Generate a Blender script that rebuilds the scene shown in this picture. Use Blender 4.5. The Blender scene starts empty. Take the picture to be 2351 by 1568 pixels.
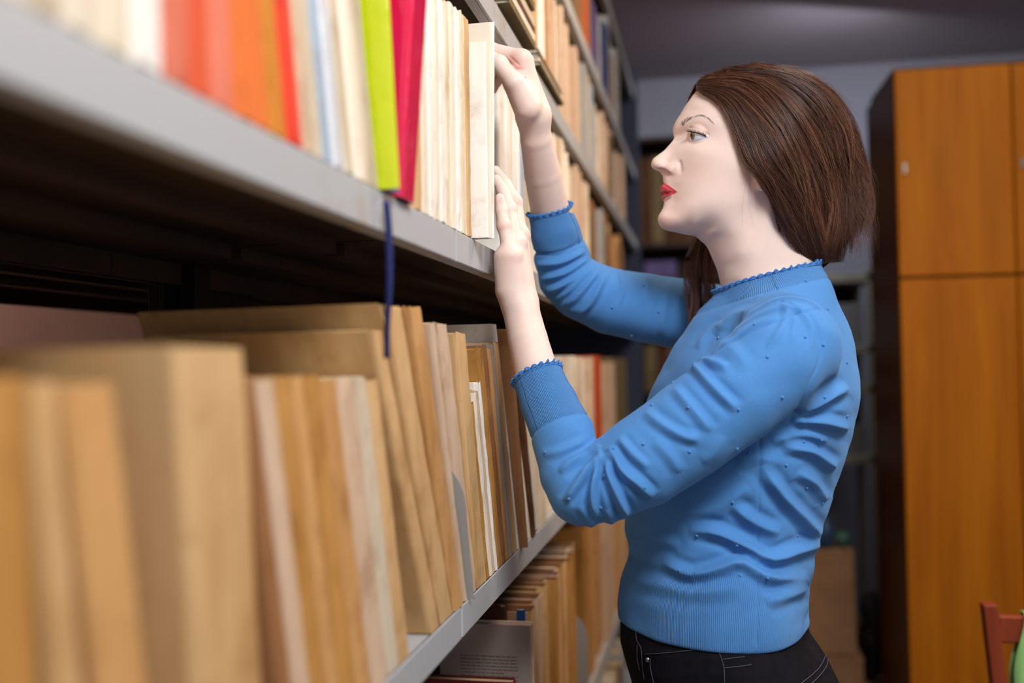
import bpy, math, random
import numpy as np
from mathutils import Vector, Matrix
from mathutils.bvhtree import BVHTree

# ---------------------------------------------------------------- camera
W_, H_, F_ = 2351.0, 1568.0, 2285.0
CAM = np.array([0.2615, 0.0, 1.30])
ROLL = math.radians(1.0)
VPX, VPY = 1627.0, 832.0            # where the shelf direction (+Y) vanishes

def cam_basis():
    # yaw and pitch such that +Y vanishes at (VPX, VPY) under the roll
    yaw, pitch = 0.197, 0.015
    def R(y, p): return Matrix.Rotation(y, 3, 'Z') @ Matrix.Rotation(math.pi/2 + p, 3, 'X') @ Matrix.Rotation(-ROLL, 3, 'Z')
    def vp(y, p):
        q = np.array([0, 1.0, 0]) @ np.array(R(y, p))
        return np.array([W_/2 - F_*q[0]/q[2], H_/2 + F_*q[1]/q[2]])
    for _ in range(6):
        e = vp(yaw, pitch) - np.array([VPX, VPY]); h = 1e-4
        J = np.stack([(vp(yaw+h, pitch)-vp(yaw, pitch))/h, (vp(yaw, pitch+h)-vp(yaw, pitch))/h], 1)
        d = np.linalg.solve(J, e); yaw -= d[0]; pitch -= d[1]
    return R(yaw, pitch)
RM = cam_basis()
RN = np.array(RM)

def proj(P):
    P = np.asarray(P, float)
    q = (P - CAM) @ RN
    z = -q[..., 2]
    return np.stack([W_/2 + F_*q[..., 0]/z, H_/2 - F_*q[..., 1]/z], -1)
def ray(px, py):
    d = np.array([(px - W_/2)/F_, -(py - H_/2)/F_, -1.0])
    return RN @ d
def at(px, py, Y):
    d = ray(px, py)
    return CAM + d*(Y - CAM[1])/d[1]
def at_x(px, py, X):
    d = ray(px, py)
    return CAM + d*(X - CAM[0])/d[0]

SC = bpy.context.scene
cam_data = bpy.data.cameras.new('camera')
cam_ob = bpy.data.objects.new('camera', cam_data)
SC.collection.objects.link(cam_ob)
cam_ob.matrix_world = Matrix.Translation(Vector(CAM)) @ RM.to_4x4()
cam_data.sensor_width = 36.0
cam_data.lens = F_/W_*36.0
cam_data.clip_start = 0.05
cam_data.dof.use_dof = True
cam_data.dof.focus_distance = 1.20
cam_data.dof.aperture_fstop = (cam_data.lens/1000.0)/0.0165
SC.camera = cam_ob
SC.view_settings.view_transform = 'Standard'
SC.view_settings.look = 'None'
SC.view_settings.exposure = 0.0
SC.view_settings.gamma = 1.0
SC.view_settings.use_curve_mapping = False
SC.cycles.use_denoising = True
SC.cycles.max_bounces = 6
SC.cycles.sample_clamp_indirect = 4.0

# ---------------------------------------------------------------- light
world = bpy.data.worlds.new('world'); SC.world = world
world.use_nodes = True
bg = world.node_tree.nodes['Background']
bg.inputs[0].default_value = (0.62, 0.66, 0.80, 1); bg.inputs[1].default_value = 0.12

def area(name, loc, target, size, power, color=(1, 1, 1), size_y=None):
    l = bpy.data.lights.new(name, 'AREA'); l.energy = power; l.color = color
    l.shape = 'RECTANGLE'; l.size = size; l.size_y = size_y or size
    o = bpy.data.objects.new(name, l); SC.collection.objects.link(o)
    o.location = loc
    o.rotation_euler = (Vector(target) - Vector(loc)).to_track_quat('-Z', 'Y').to_euler()
    return o
area('window_light', (0.85, -0.15, 2.58), (0.20, 1.25, 1.45), 0.75, 47, (0.98, 0.98, 1.0), 0.6)
area('low_fill', (2.3, 0.2, 1.5), (0.0, 0.7, 1.1), 1.0, 8, (1.0, 0.92, 0.84), 1.4)  # added low fill from the right to brighten the lower book spines
area('room_fill', (0.9, -1.2, 1.7), (0.3, 1.3, 1.3), 1.2, 3.0, (0.97, 0.97, 1.0), 1.2)
area('warm_ceiling_lamp', (0.85, 2.1, 2.6), (0.45, 1.35, 1.65), 0.4, 17, (1.0, 0.72, 0.48))
area('background_fill', (1.3, 1.3, 2.65), (1.0, 3.4, 0.9), 0.6, 22, (1.0, 0.84, 0.68))  # added unseen light that lifts the dim background
area('far_wall_fill', (0.9, 3.9, 2.5), (0.6, 4.6, 1.6), 0.5, 8, (0.9, 0.93, 1.0))  # added unseen light to brighten the far wall
area('side_wall_fill', (-1.1, 0.9, 2.6), (-1.35, 1.3, 1.2), 0.4, 60, (1.0, 0.86, 0.76))  # added unseen light for the wall behind the shelving
# ---------------------------------------------------------------- scene helpers
COL = SC.collection
def link(o, parent=None):
    COL.objects.link(o)
    if parent is not None: o.parent = parent
    return o
def tag(o, label=None, cat=None, group=None, kind=None):
    if label: o['label'] = label
    if cat: o['category'] = cat
    if group: o['group'] = group
    if kind: o['kind'] = kind
    return o
def empty(name, loc=(0, 0, 0)):
    o = bpy.data.objects.new(name, None); o.location = loc
    o.empty_display_size = 0.05
    return link(o)
def mesh_obj(name, V, Fc, mat, parent=None, smooth=False, attrs=None, mats=None, midx=None):
    me = bpy.data.meshes.new(name)
    me.from_pydata([tuple(v) for v in V] if not isinstance(V, np.ndarray) else V.tolist(), [],
                   Fc.tolist() if isinstance(Fc, np.ndarray) else Fc)
    for m in (mats or [mat]): me.materials.append(m)
    if midx is not None: me.polygons.foreach_set('material_index', np.asarray(midx, dtype=np.int32))
    if smooth: me.polygons.foreach_set('use_smooth', np.ones(len(me.polygons), dtype=bool))
    if attrs:
        for k, a in attrs.items():
            at_ = me.attributes.new(k, 'FLOAT', 'POINT')
            at_.data.foreach_set('value', np.asarray(a, dtype=np.float32))
    me.update()
    o = bpy.data.objects.new(name, me)
    return link(o, parent)

class MB:
    """collects simple shapes into one mesh"""
    def __init__(s): s.V = []; s.F = []; s.M = []
    def add(s, V, F, m=0):
        n = len(s.V); s.V += [tuple(v) for v in V]; s.F += [tuple(i + n for i in f) for f in F]; s.M += [m]*len(F)
    def box(s, x0, x1, y0, y1, z0, z1, m=0, b=0.0, M=None):
        x0, x1 = min(x0, x1), max(x0, x1); y0, y1 = min(y0, y1), max(y0, y1); z0, z1 = min(z0, z1), max(z0, z1)
        if b <= 0:
            V = [(x, y, z) for x in (x0, x1) for y in (y0, y1) for z in (z0, z1)]
            F = [(0, 1, 3, 2), (4, 6, 7, 5), (0, 4, 5, 1), (2, 3, 7, 6), (0, 2, 6, 4), (1, 5, 7, 3)]
        else:
            b = min(b, (x1-x0)*.45, (y1-y0)*.45, (z1-z0)*.45)
            V = []; idx = {}
            for ix, x in enumerate((x0, x1)):
                for iy, y in enumerate((y0, y1)):
                    for iz, z in enumerate((z0, z1)):
                        sx, sy, sz = (1-2*ix)*b, (1-2*iy)*b, (1-2*iz)*b
                        idx[ix, iy, iz] = len(V)
                        V += [(x, y+sy, z+sz), (x+sx, y, z+sz), (x+sx, y+sy, z)]
            F = []
            def g(ix, iy, iz, k): return idx[ix, iy, iz] + k
            for i in (0, 1):
                F.append((g(i,0,0,0), g(i,0,1,0), g(i,1,1,0), g(i,1,0,0)))
                F.append((g(0,i,0,1), g(0,i,1,1), g(1,i,1,1), g(1,i,0,1)))
                F.append((g(0,0,i,2), g(1,0,i,2), g(1,1,i,2), g(0,1,i,2)))
            for j in (0, 1):
                for k in (0, 1):
                    F.append((g(0,j,k,1), g(1,j,k,1), g(1,j,k,2), g(0,j,k,2)))
                    F.append((g(j,0,k,0), g(j,1,k,0), g(j,1,k,2), g(j,0,k,2)))
                    F.append((g(j,k,0,0), g(j,k,1,0), g(j,k,1,1), g(j,k,0,1)))
            for i in (0, 1):
                for j in (0, 1):
                    for k in (0, 1):
                        F.append((g(i,j,k,0), g(i,j,k,1), g(i,j,k,2)))
        if M is not None: V = [tuple(M @ Vector(v)) for v in V]
        s.add(V, F, m)
    def tube(s, pts, r, n=8, m=0, caps=True):
        V, F = tube_vf([pts], r, n, caps); s.add(V, F, m)
    def build(s, name, mat, parent=None, smooth=False, mats=None):
        o = mesh_obj(name, s.V, s.F, mat, parent, smooth, mats=mats, midx=s.M if mats else None)
        fix_normals(o)
        return o
def fix_normals(o):
    import bmesh
    bm = bmesh.new(); bm.from_mesh(o.data); bmesh.ops.recalc_face_normals(bm, faces=bm.faces); bm.to_mesh(o.data); bm.free()

def tube_vf(lines, r, n=6, caps=True):
    V = []; F = []
    for L in lines:
        L = np.asarray(L, float); k = len(L)
        rr = np.broadcast_to(np.asarray(r, float), (k,)) if np.ndim(r) < 2 else r
        T = np.gradient(L, axis=0); T /= np.linalg.norm(T, axis=1)[:, None] + 1e-12
        up = np.array([0.13, 0.31, 0.94]); A = np.cross(T, up); A /= np.linalg.norm(A, axis=1)[:, None] + 1e-12
        B = np.cross(T, A)
        a = np.arange(n)*2*math.pi/n
        P = L[:, None, :] + rr[:, None, None]*(np.cos(a)[None, :, None]*A[:, None, :] + np.sin(a)[None, :, None]*B[:, None, :])
        b = len(V); V += [tuple(p) for p in P.reshape(-1, 3)]
        for i in range(k-1):
            for j in range(n):
                F.append((b+i*n+j, b+i*n+(j+1) % n, b+(i+1)*n+(j+1) % n, b+(i+1)*n+j))
        if caps:
            F.append(tuple(b+j for j in range(n))[::-1]); F.append(tuple(b+(k-1)*n+j for j in range(n)))
    return V, F

# ---------------------------------------------------------------- materials
def S(c):  # sRGB hex -> linear
    c = c.lstrip('#'); v = [int(c[i:i+2], 16)/255 for i in (0, 2, 4)]
    return tuple((x/12.92 if x <= 0.04045 else ((x+0.055)/1.055)**2.4) for x in v) + (1.0,)
def new_mat(name):
    m = bpy.data.materials.new(name); m.use_nodes = True
    nt = m.node_tree; b = nt.nodes['Principled BSDF']
    return m, nt, b
def N(nt, t, **kw):
    n = nt.nodes.new(t)
    for k, v in kw.items():
        if k.startswith('i_'):
            key = k[2:]; key = int(key) if key.isdigit() else key
            n.inputs[key].default_value = v
        else: setattr(n, k, v)
    return n
def pbr(name, col, rough=0.6, spec=0.3, noise=0.0, nscale=20.0, col2=None, bump=0.0, bscale=200.0, stretch=(1, 1, 1), metal=0.0, coat=0.0):
    m, nt, b = new_mat(name)
    c = S(col) if isinstance(col, str) else col
    b.inputs['Roughness'].default_value = rough; b.inputs['Specular IOR Level'].default_value = spec
    b.inputs['Metallic'].default_value = metal; b.inputs['Coat Weight'].default_value = coat
    tc = N(nt, 'ShaderNodeTexCoord'); mp = N(nt, 'ShaderNodeMapping'); mp.inputs['Scale'].default_value = stretch
    nt.links.new(tc.outputs['Object'], mp.inputs[0])
    if noise > 0 or col2:
        c2 = (S(col2) if isinstance(col2, str) else col2) if col2 else tuple(x*(1-noise) for x in c[:3]) + (1,)
        nz = N(nt, 'ShaderNodeTexNoise', i_Scale=nscale, i_Detail=5.0, i_Roughness=0.6); nt.links.new(mp.outputs[0], nz.inputs[0])
        rp = N(nt, 'ShaderNodeValToRGB'); rp.color_ramp.elements[0].position = 0.35; rp.color_ramp.elements[1].position = 0.65
        rp.color_ramp.elements[0].color = c2; rp.color_ramp.elements[1].color = c
        nt.links.new(nz.outputs[0], rp.inputs[0]); nt.links.new(rp.outputs[0], b.inputs['Base Color'])
    else: b.inputs['Base Color'].default_value = c
    if bump > 0:
        nz2 = N(nt, 'ShaderNodeTexNoise', i_Scale=bscale, i_Detail=4.0); nt.links.new(mp.outputs[0], nz2.inputs[0])
        bp = N(nt, 'ShaderNodeBump', i_Strength=bump, i_Distance=0.002); nt.links.new(nz2.outputs[0], bp.inputs['Height'])
        nt.links.new(bp.outputs[0], b.inputs['Normal'])
    return m

# ---------------------------------------------------------------- implicit surfaces
def smin(a, b, k):
    if np.ndim(k) == 0 and k <= 0: return np.minimum(a, b)
    h = np.clip(0.5 + 0.5*(b-a)/k, 0, 1)
    return b + (a-b)*h - k*h*(1-h)
def smax(a, b, k): return -smin(-a, -b, k)
def capsule(P, a, b, ra, rb):
    a = np.asarray(a, float); b = np.asarray(b, float); d = b-a
    t = np.clip(((P-a) @ d)/max(d @ d, 1e-12), 0, 1)
    return np.linalg.norm(P - a - t[:, None]*d, axis=1) - (ra + (rb-ra)*t)
def ellip(P, c, r, R=None):
    q = P - np.asarray(c, float)
    if R is not None: q = q @ R
    r = np.asarray(r, float); k0 = np.linalg.norm(q/r, axis=1); k1 = np.linalg.norm(q/(r*r), axis=1)
    return k0*(k0-1)/np.maximum(k1, 1e-9)
def chain(P, pts, rad, k=0.004):
    d = None
    for i in range(len(pts)-1):
        c = capsule(P, pts[i], pts[i+1], rad[i], rad[i+1])
        d = c if d is None else smin(d, c, k)
    return d

class HMap:
    """mirror-symmetric solid given by its side outline (half width 0) and half widths at interior points.
    The plane of symmetry is vertical, passes through org and is turned by yaw from the XZ plane."""
    def __init__(s, org, yaw, sil, pts, res=0.002, pad=0.03):
        s.org = np.array(org, float); ca, sa = math.cos(yaw), math.sin(yaw)
        s.U = np.array([ca, sa, 0.0]); s.Wd = np.array([-sa, ca, 0.0])
        C = []; val = []
        S2 = np.array([s.hit(x, y, 0.0) for x, y, R in sil]); Rr = np.array([R for _, _, R in sil])/1000.0
        n = len(S2)
        area_ = 0.5*np.sum(S2[:, 0]*np.roll(S2[:, 1], -1) - np.roll(S2[:, 0], -1)*S2[:, 1])
        for i in range(n):
            t = S2[(i+1) % n] - S2[i-1]; t /= np.linalg.norm(t)
            nin = np.array([-t[1], t[0]])*(1 if area_ > 0 else -1)
            R = Rr[i]; r = min(0.008, R*0.5)
            C.append(S2[i]); val.append(0.0)
            C.append(S2[i] + nin*r); val.append(2*R*r - r*r)
            C.append(S2[i] - nin*r*1.5); val.append(-3*R*r)
        for x, y, h in pts:
            h /= 1000.0
            C.append(s.hit(x, y, -h)); val.append(h*h)
        C = np.array(C); val = np.array(val)*1000
        s.x0, s.z0 = C.min(0) - pad; x1, z1 = C.max(0) + pad; s.res = res
        def phi(d2): return 0.5*d2*np.log(np.maximum(d2, 1e-12))
        sc = 10.0; Cn = C*sc
        D = ((Cn[:, None]-Cn[None])**2).sum(-1); A = phi(D) + np.diag(np.where(np.arange(len(C)) < 3*n, 3e-4, s.REG))
        Pm = np.concatenate([np.ones((len(C), 1)), Cn], 1)
        M = np.block([[A, Pm], [Pm.T, np.zeros((3, 3))]])
        w = np.linalg.solve(M, np.concatenate([val, np.zeros(3)]))
        nx = int((x1-s.x0)/res)+2; nz = int((z1-s.z0)/res)+2
        gx = s.x0 + np.arange(nx)*res; gz = s.z0 + np.arange(nz)*res
        G = np.stack(np.meshgrid(gx, gz, indexing='ij'), -1).reshape(-1, 2)*sc
        out = np.empty(len(G))
        for i in range(0, len(G), 20000):
            g = G[i:i+20000]; D = ((g[:, None]-Cn[None])**2).sum(-1)
            out[i:i+20000] = phi(D) @ w[:-3] + w[-3] + g @ w[-2:]
        s.H = (out/1000).reshape(nx, nz)
        s.GX, s.GZ = np.gradient(s.H, res); s.nx, s.nz = nx, nz
    REG = 0.02
    def hit(s, px, py, w):
        """pixel -> (u, z) on the plane at lateral offset w"""
        d = ray(px, py); t = (w - (CAM-s.org) @ s.Wd)/(d @ s.Wd); p = CAM + d*t
        return np.array([(p-s.org) @ s.U, p[2]])
    def world(s, u, z, w):
        p = s.org + s.U*u + s.Wd*w; p = p.copy(); p[2] = z; return p
    def loc(s, P):
        q = P - s.org; return q @ s.U, q @ s.Wd, P[:, 2]
    def fold(s, P):
        q = P - s.org; w = q @ s.Wd
        return P - (w + np.abs(w))[:, None]*s.Wd[None]
    def samp(s, X, Z, A):
        u = np.clip((X-s.x0)/s.res, 0, s.nx-1.001); v = np.clip((Z-s.z0)/s.res, 0, s.nz-1.001)
        i = u.astype(int); j = v.astype(int); fu = u-i; fv = v-j
        return (A[i, j]*(1-fu)*(1-fv) + A[i+1, j]*fu*(1-fv) + A[i, j+1]*(1-fu)*fv + A[i+1, j+1]*fu*fv)
    def f(s, P):
        X, w, Z = s.loc(P)
        h2 = s.samp(X, Z, s.H); gx = s.samp(X, Z, s.GX); gz = s.samp(X, Z, s.GZ)
        ox = np.maximum(np.maximum(s.x0-X, X-(s.x0+s.res*(s.nx-1))), 0); oz = np.maximum(np.maximum(s.z0-Z, Z-(s.z0+s.res*(s.nz-1))), 0)
        return (w*w - h2)/(np.sqrt(4*w*w + gx*gx + gz*gz) + 1e-4) + ox + oz
    def h(s, X, Z):
        return np.sqrt(np.maximum(s.samp(np.atleast_1d(X), np.atleast_1d(Z), s.H), 0))
    def surf_many(s, Q, off):
        """near-side surface points for an array of pixels, pushed out by off"""
        Q = np.asarray(Q, float)
        D = np.stack([(Q[:, 0]-W_/2)/F_, -(Q[:, 1]-H_/2)/F_, -np.ones(len(Q))], 1) @ RN.T
        w = np.full(len(Q), -0.03); c0 = (CAM-s.org) @ s.Wd; dw = D @ s.Wd
        for _ in range(14):
            P = CAM + D*((w-c0)/dw)[:, None]
            w = 0.5*w - 0.5*(s.h((P-s.org) @ s.U, P[:, 2]) + off)
        return CAM + D*((w-c0)/dw)[:, None]
    def surf(s, px, py, off=0.0):
        """point on the near side seen at a pixel"""
        w = -0.02
        for _ in range(14):
            u, z = s.hit(px, py, w); w = 0.5*w - 0.5*(s.h(u, z)[0] + off)
        u, z = s.hit(px, py, w)
        return s.world(u, z, w)

def surface_nets(f, lo, hi, res, block=14, lip=2.2):
    """sparse surface nets: f(P)->signed distance like values"""
    lo = np.asarray(lo, float); hi = np.asarray(hi, float)
    nb = np.ceil((hi-lo)/(res*block)).astype(int)
    bs = res*block
    idx = np.stack(np.meshgrid(*[np.arange(k) for k in nb], indexing='ij'), -1).reshape(-1, 3)
    cen = lo + (idx+0.5)*bs
    fv = np.concatenate([f(cen[i:i+60000]) for i in range(0, len(cen), 60000)])
    idx = idx[np.abs(fv) < lip*bs*0.87]
    loc = np.stack(np.meshgrid(*[np.arange(block+1)]*3, indexing='ij'), -1).reshape(-1, 3)
    Vs, Ks, EKs = [], [], []
    N1 = block+1
    big = 1 << 20
    def key(c): return (c[..., 0]*big + c[..., 1])*big + c[..., 2]
    quads = []
    corner = np.array([[a, b, c] for a in (0, 1) for b in (0, 1) for c in (0, 1)])
    edges = [(0, 4), (1, 5), (2, 6), (3, 7), (0, 2), (1, 3), (4, 6), (5, 7), (0, 1), (2, 3), (4, 5), (6, 7)]
    per = max(1, 400000//len(loc))
    for i in range(0, len(idx), per):
        ib = idx[i:i+per]
        G = ib[:, None, :]*block + loc[None]
        P = lo + G*res
        val = f(P.reshape(-1, 3)).reshape(len(ib), N1, N1, N1)
        ins = val < 0
        cs = [ins[:, a:a+block, b:b+block, c:c+block] for a, b, c in corner]
        sm = sum(x.astype(np.int8) for x in cs)
        act = (sm > 0) & (sm < 8)
        q = np.argwhere(act)
        if not len(q): continue
        vals = np.stack([val[q[:, 0], q[:, 1]+a, q[:, 2]+b, q[:, 3]+c] for a, b, c in corner], 1)
        acc = np.zeros((len(q), 3)); cnt = np.zeros(len(q))
        for a, b in edges:
            va, vb = vals[:, a], vals[:, b]; m = (va < 0) != (vb < 0)
            t = np.where(m, va/np.where(m, va-vb, 1), 0)
            p = corner[a] + t[:, None]*(corner[b]-corner[a])
            acc += np.where(m[:, None], p, 0); cnt += m
        base = ib[q[:, 0]]*block + q[:, 1:]
        Vs.append(lo + (base + acc/cnt[:, None])*res); Ks.append(key(base))
        s0 = vals[:, 0] < 0
        for ax, other in ((0, 4), (1, 2), (2, 1)):
            m = s0 != (vals[:, other] < 0)
            EKs.append((base[m], np.full(m.sum(), ax), s0[m]))
    V = np.concatenate(Vs); K = np.concatenate(Ks)
    o = np.argsort(K); V = V[o]; K = K[o]
    u, first = np.unique(K, return_index=True); V = V[first]; K = u
    b = np.concatenate([e[0] for e in EKs]); ax = np.concatenate([e[1] for e in EKs]); s0 = np.concatenate([e[2] for e in EKs])
    eye = np.eye(3, dtype=int); F = []
    for a in range(3):
        m = ax == a; bb = b[m]; ss = s0[m]
        d1, d2 = eye[(a+1) % 3], eye[(a+2) % 3]
        ids = []; ok = np.ones(len(bb), bool)
        for off in (0*d1, d1, d1+d2, d2):
            kk = key(bb - off); j = np.searchsorted(K, kk); j = np.clip(j, 0, len(K)-1)
            ok &= K[j] == kk; ids.append(j)
        Q = np.stack(ids, 1)[ok]; ss = ss[ok]
        Q[~ss] = Q[~ss][:, ::-1]
        F.append(Q)
    return V, np.concatenate(F)

def face_graph_smooth(V, F, it=2, lam=0.5):
    E = np.concatenate([F[:, [0, 1]], F[:, [1, 2]], F[:, [2, 3]], F[:, [3, 0]]])
    n = len(V); deg = np.bincount(E[:, 0], minlength=n) + np.bincount(E[:, 1], minlength=n)
    for k in range(it):
        for l in (lam, -lam*1.02):
            acc = np.zeros_like(V)
            for c in range(3):
                acc[:, c] = np.bincount(E[:, 0], V[E[:, 1], c], n) + np.bincount(E[:, 1], V[E[:, 0], c], n)
            V = V + l*(acc/np.maximum(deg, 1)[:, None] - V)
    return V
def vnormals(V, F):
    d1 = V[F[:, 2]]-V[F[:, 0]]; d2 = V[F[:, 3]]-V[F[:, 1]]; nf = np.cross(d1, d2)
    Nn = np.zeros_like(V)
    for k in range(4):
        for c in range(3): Nn[:, c] += np.bincount(F[:, k], nf[:, c], len(V))
    return Nn/(np.linalg.norm(Nn, axis=1)[:, None]+1e-12)
def polyline_dist(Q, L):
    """distance of 2d points Q to polyline L and parameter 0..1"""
    L = np.asarray(L, float); best = np.full(len(Q), 1e9); par = np.zeros(len(Q)); n = len(L)-1
    for i in range(n):
        a, b = L[i], L[i+1]; d = b-a; t = np.clip(((Q-a) @ d)/max(d @ d, 1e-9), 0, 1)
        dd = np.linalg.norm(Q-a-t[:, None]*d, axis=1); m = dd < best; best[m] = dd[m]; par[m] = ((i+t)/n)[m]
    return best, par
def inside_sd(Q, poly):
    """signed distance (negative inside) to polygon"""
    poly = np.asarray(poly, float); L = np.concatenate([poly, poly[:1]]); d, _ = polyline_dist(Q, L)
    ins = np.zeros(len(Q), bool); x, y = Q[:, 0], Q[:, 1]
    for i in range(len(poly)):
        x1, y1 = L[i]; x2, y2 = L[i+1]
        c = ((y1 > y) != (y2 > y)) & (x < (x2-x1)*(y-y1)/((y2-y1) if y2 != y1 else 1e-9) + x1)
        ins ^= c
    return np.where(ins, -d, d)
def smooth_curve(P, n):
    """Catmull-Rom through points"""
    P = np.asarray(P, float); k = len(P)
    Q = np.concatenate([[2*P[0]-P[1]], P, [2*P[-1]-P[-2]]])
    t = np.linspace(0, k-1-1e-9, n); i = t.astype(int); u = (t-i)[:, None]
    a, b, c, d = Q[i], Q[i+1], Q[i+2], Q[i+3]
    return 0.5*((2*b) + (c-a)*u + (2*a-5*b+4*c-d)*u**2 + (3*b-a-3*c+d)*u**3)
# ---------------------------------------------------------------- the woman: measures
YC = 1.33
HY = math.radians(18)
horg = at(1740, 400, YC)
head = HMap(horg, HY, [
 (1582,231,45),(1565,258,50),(1551,281,40),(1546,297,28),(1547,312,14),(1544,322,10),(1531,338,9),(1517,351,8),
 (1503,363,9),(1497.5,373.7,10),(1500,382,9),(1508,388.5,8),(1517,395,8),(1522,406,10),(1524,420,15),(1525.5,435,18),(1525.5,450,18),
 (1525,465,18),(1522,478,18),(1515.5,489,18),(1511.5,500,20),(1513,511.4,20),(1520,522,20),(1532,528.7,24),(1547,532,30),
 (1566,536,34),(1588,540,40),(1606,546,42),(1620,558,42),(1637,587,45),(1650,617,48),(1660,656,50),(1674,720,50),
 (1900,720,60),(1885,660,60),(1868,600,55),(1858,545,55),(1872,490,60),(1890,430,60),(1898,360,65),(1886,290,65),(1850,235,65),(1806,202,60),(1756,184,60),(1700,180,58),(1640,188,55),(1603,205,50)],
 [(1602,238,34),(1587,262,32),(1640,240,50),(1680,260,60),(1575,283,31),(1600,278,43),(1635,285,53),(1670,310,60),(1700,350,66),
  (1566,318,21),(1585,312,31),(1606,312,37),(1632,314,47),(1650,310,54),(1554,330,14),(1575,340,31),
  (1547,358,13.5),(1562,362,22),(1600,345,44),(1630,350,53),(1660,350,59),(1700,385,67),(1735,390,70),
  (1520,372,9.5),(1563,385,23),(1580,385,34),(1610,385,46),(1645,390,55),(1690,400,63),
  (1535,405,13),(1548,412,20),(1563,420,27),(1540,440,20),(1556,442,25.5),(1590,425,39),(1625,430,50),(1670,430,58),(1715,430,62),
  (1540,475,19),(1532,500,16),(1550,500,23),(1562,478,28),(1590,470,40),(1640,470,51),(1690,465,57),(1725,455,59),
  (1600,510,36),(1650,500,46),(1700,490,51),(1740,465,56),
  (1640,530,38),(1680,530,45),(1720,520,49),(1760,500,53),
  (1700,580,44),(1750,580,51),(1800,580,50),(1700,640,38),(1760,640,50),(1820,640,50),(1780,700,60),
  (1740,300,70),(1800,300,71),(1845,320,60),(1760,225,54),(1700,215,50),(1820,400,69),(1780,450,62),(1640,210,42),(1850,430,55),(1820,500,52)])
EYE_R = 0.0132
def hp(px, py, w):      # world point in the head frame at lateral offset w (mm, near side negative)
    u, z = head.hit(px, py, w/1000.0); return head.world(u, z, w/1000.0)
EYE_C = hp(1607, 311.5, -31)
EYE_POLY = np.array([(1586,302),(1592,304),(1600,306),(1608,308.5),(1616,311.5),(1623,314.5),(1615,316),(1604,318.5),(1592,321),(1587,321.5),(1585.3,312)], float)
UP_LIP = [hp(1521.5,427.5,-0.1), hp(1523,429,-5), hp(1531,433.5,-12), hp(1543,438,-18.5), hp(1553,440.5,-23.5)]
UP_LIP2 = [hp(1522.5,436.5,-0.1), hp(1525,437.5,-6), hp(1534,439,-13), hp(1553,440.5,-23)]
LO_LIP = [hp(1524.5,452,-0.1), hp(1527.5,450.5,-6), hp(1536,447.5,-13), hp(1546,444,-19), hp(1553,441.5,-23)]
LO_LIP2 = [hp(1525.5,456,-0.1), hp(1528.5,454,-6), hp(1537,450,-13), hp(1547,445,-19)]
MOUTH = [hp(1517,445.5,-0.1), hp(1520,444.5,-6), hp(1529,443,-13), hp(1554,441,-25)]
ALA = hp(1548, 386, -15.5)

def lips_f(Q):
    u = chain(Q, UP_LIP, [0.0036, 0.0036, 0.0030, 0.0022, 0.0008], 0.002)
    u = smin(u, chain(Q, UP_LIP2, [0.0042, 0.0040, 0.0031, 0.0008], 0.002), 0.003)
    l = chain(Q, LO_LIP, [0.0040, 0.0038, 0.0031, 0.0020, 0.0008], 0.002)
    l = smin(l, chain(Q, LO_LIP2, [0.0028, 0.0026, 0.0018, 0.0008], 0.002), 0.003)
    return smin(u, l, 0.0003)
def head_detail(P):
    d = head.f(P)
    near = d < 0.03
    if not near.any(): return d
    Q = head.fold(P[near]); dn = d[near]
    # nose: tip, wing and nostril
    dn = smin(dn, np.linalg.norm(Q-hp(1509, 373, -0.1), axis=1)-0.0052, 0.005)
    dn = smin(dn, ellip(Q, ALA, (0.0082, 0.0036, 0.0068)), 0.005)
    dn = smin(dn, capsule(Q, hp(1508, 378, -4), hp(1540, 388, -12), 0.0035, 0.004), 0.005)
    dn = smax(dn, -capsule(Q, hp(1518, 386, -7), hp(1536, 395, -11.5), 0.0014, 0.0030), 0.0015)
    dn = smax(dn, -capsule(Q, hp(1561, 374, -22.5), hp(1562, 392, -25), 0.0002, 0.0008), 0.006)
    # lips
    dn = smin(dn, lips_f(Q)+0.0020, 0.0036)
    dn = smax(dn, -chain(Q, MOUTH, [0.0010, 0.0014, 0.0012, 0.0006], 0.001), 0.0008)
    # eye: socket, lids, opening, crease
    r = np.linalg.norm(Q-EYE_C, axis=1)
    dn = smax(dn, -(r-EYE_R-0.0002), 0.006)
    dn = smin(dn, r-EYE_R-0.0013, 0.004)
    e = r < EYE_R+0.012
    if e.any():
        sd = inside_sd(proj(Q[e]), EYE_POLY)/1760.0
        dn[e] = smax(dn[e], -np.maximum(sd, r[e]-EYE_R-0.006), 0.0006)
        cd, _ = polyline_dist(proj(Q[e]), [(1584,293),(1594,294),(1606,298),(1618,304),(1628,310)])
        dn[e] += 0.0008*np.exp(-(cd/1.8)**2)
    # ear
    lobe = ellip(Q, hp(1752, 415, -73), (0.0085, 0.0042, 0.0125))
    helix = chain(Q, [hp(1746,430,-70), hp(1766,413,-75), hp(1784,380,-80), hp(1783,350,-81), hp(1764,335,-78), hp(1748,348,-73), hp(1746,374,-70)], [0.003,0.0035,0.0036,0.0036,0.0034,0.003,0.002], 0.004)
    bowl = ellip(Q, hp(1764, 375, -75), (0.016, 0.0045, 0.025))
    ear = smin(smin(lobe, helix, 0.005), bowl, 0.004)
    ear = smax(ear, -ellip(Q, hp(1757, 378, -80), (0.008, 0.006, 0.012)), 0.003)
    dn = smin(dn, ear, 0.008)
    # tendon of the neck and collar bone hollow
    dn = smin(dn, capsule(Q, hp(1765, 480, -50), hp(1702, 720, -26), 0.009, 0.007)+0.003, 0.014)
    d[near] = dn
    return d

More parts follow.
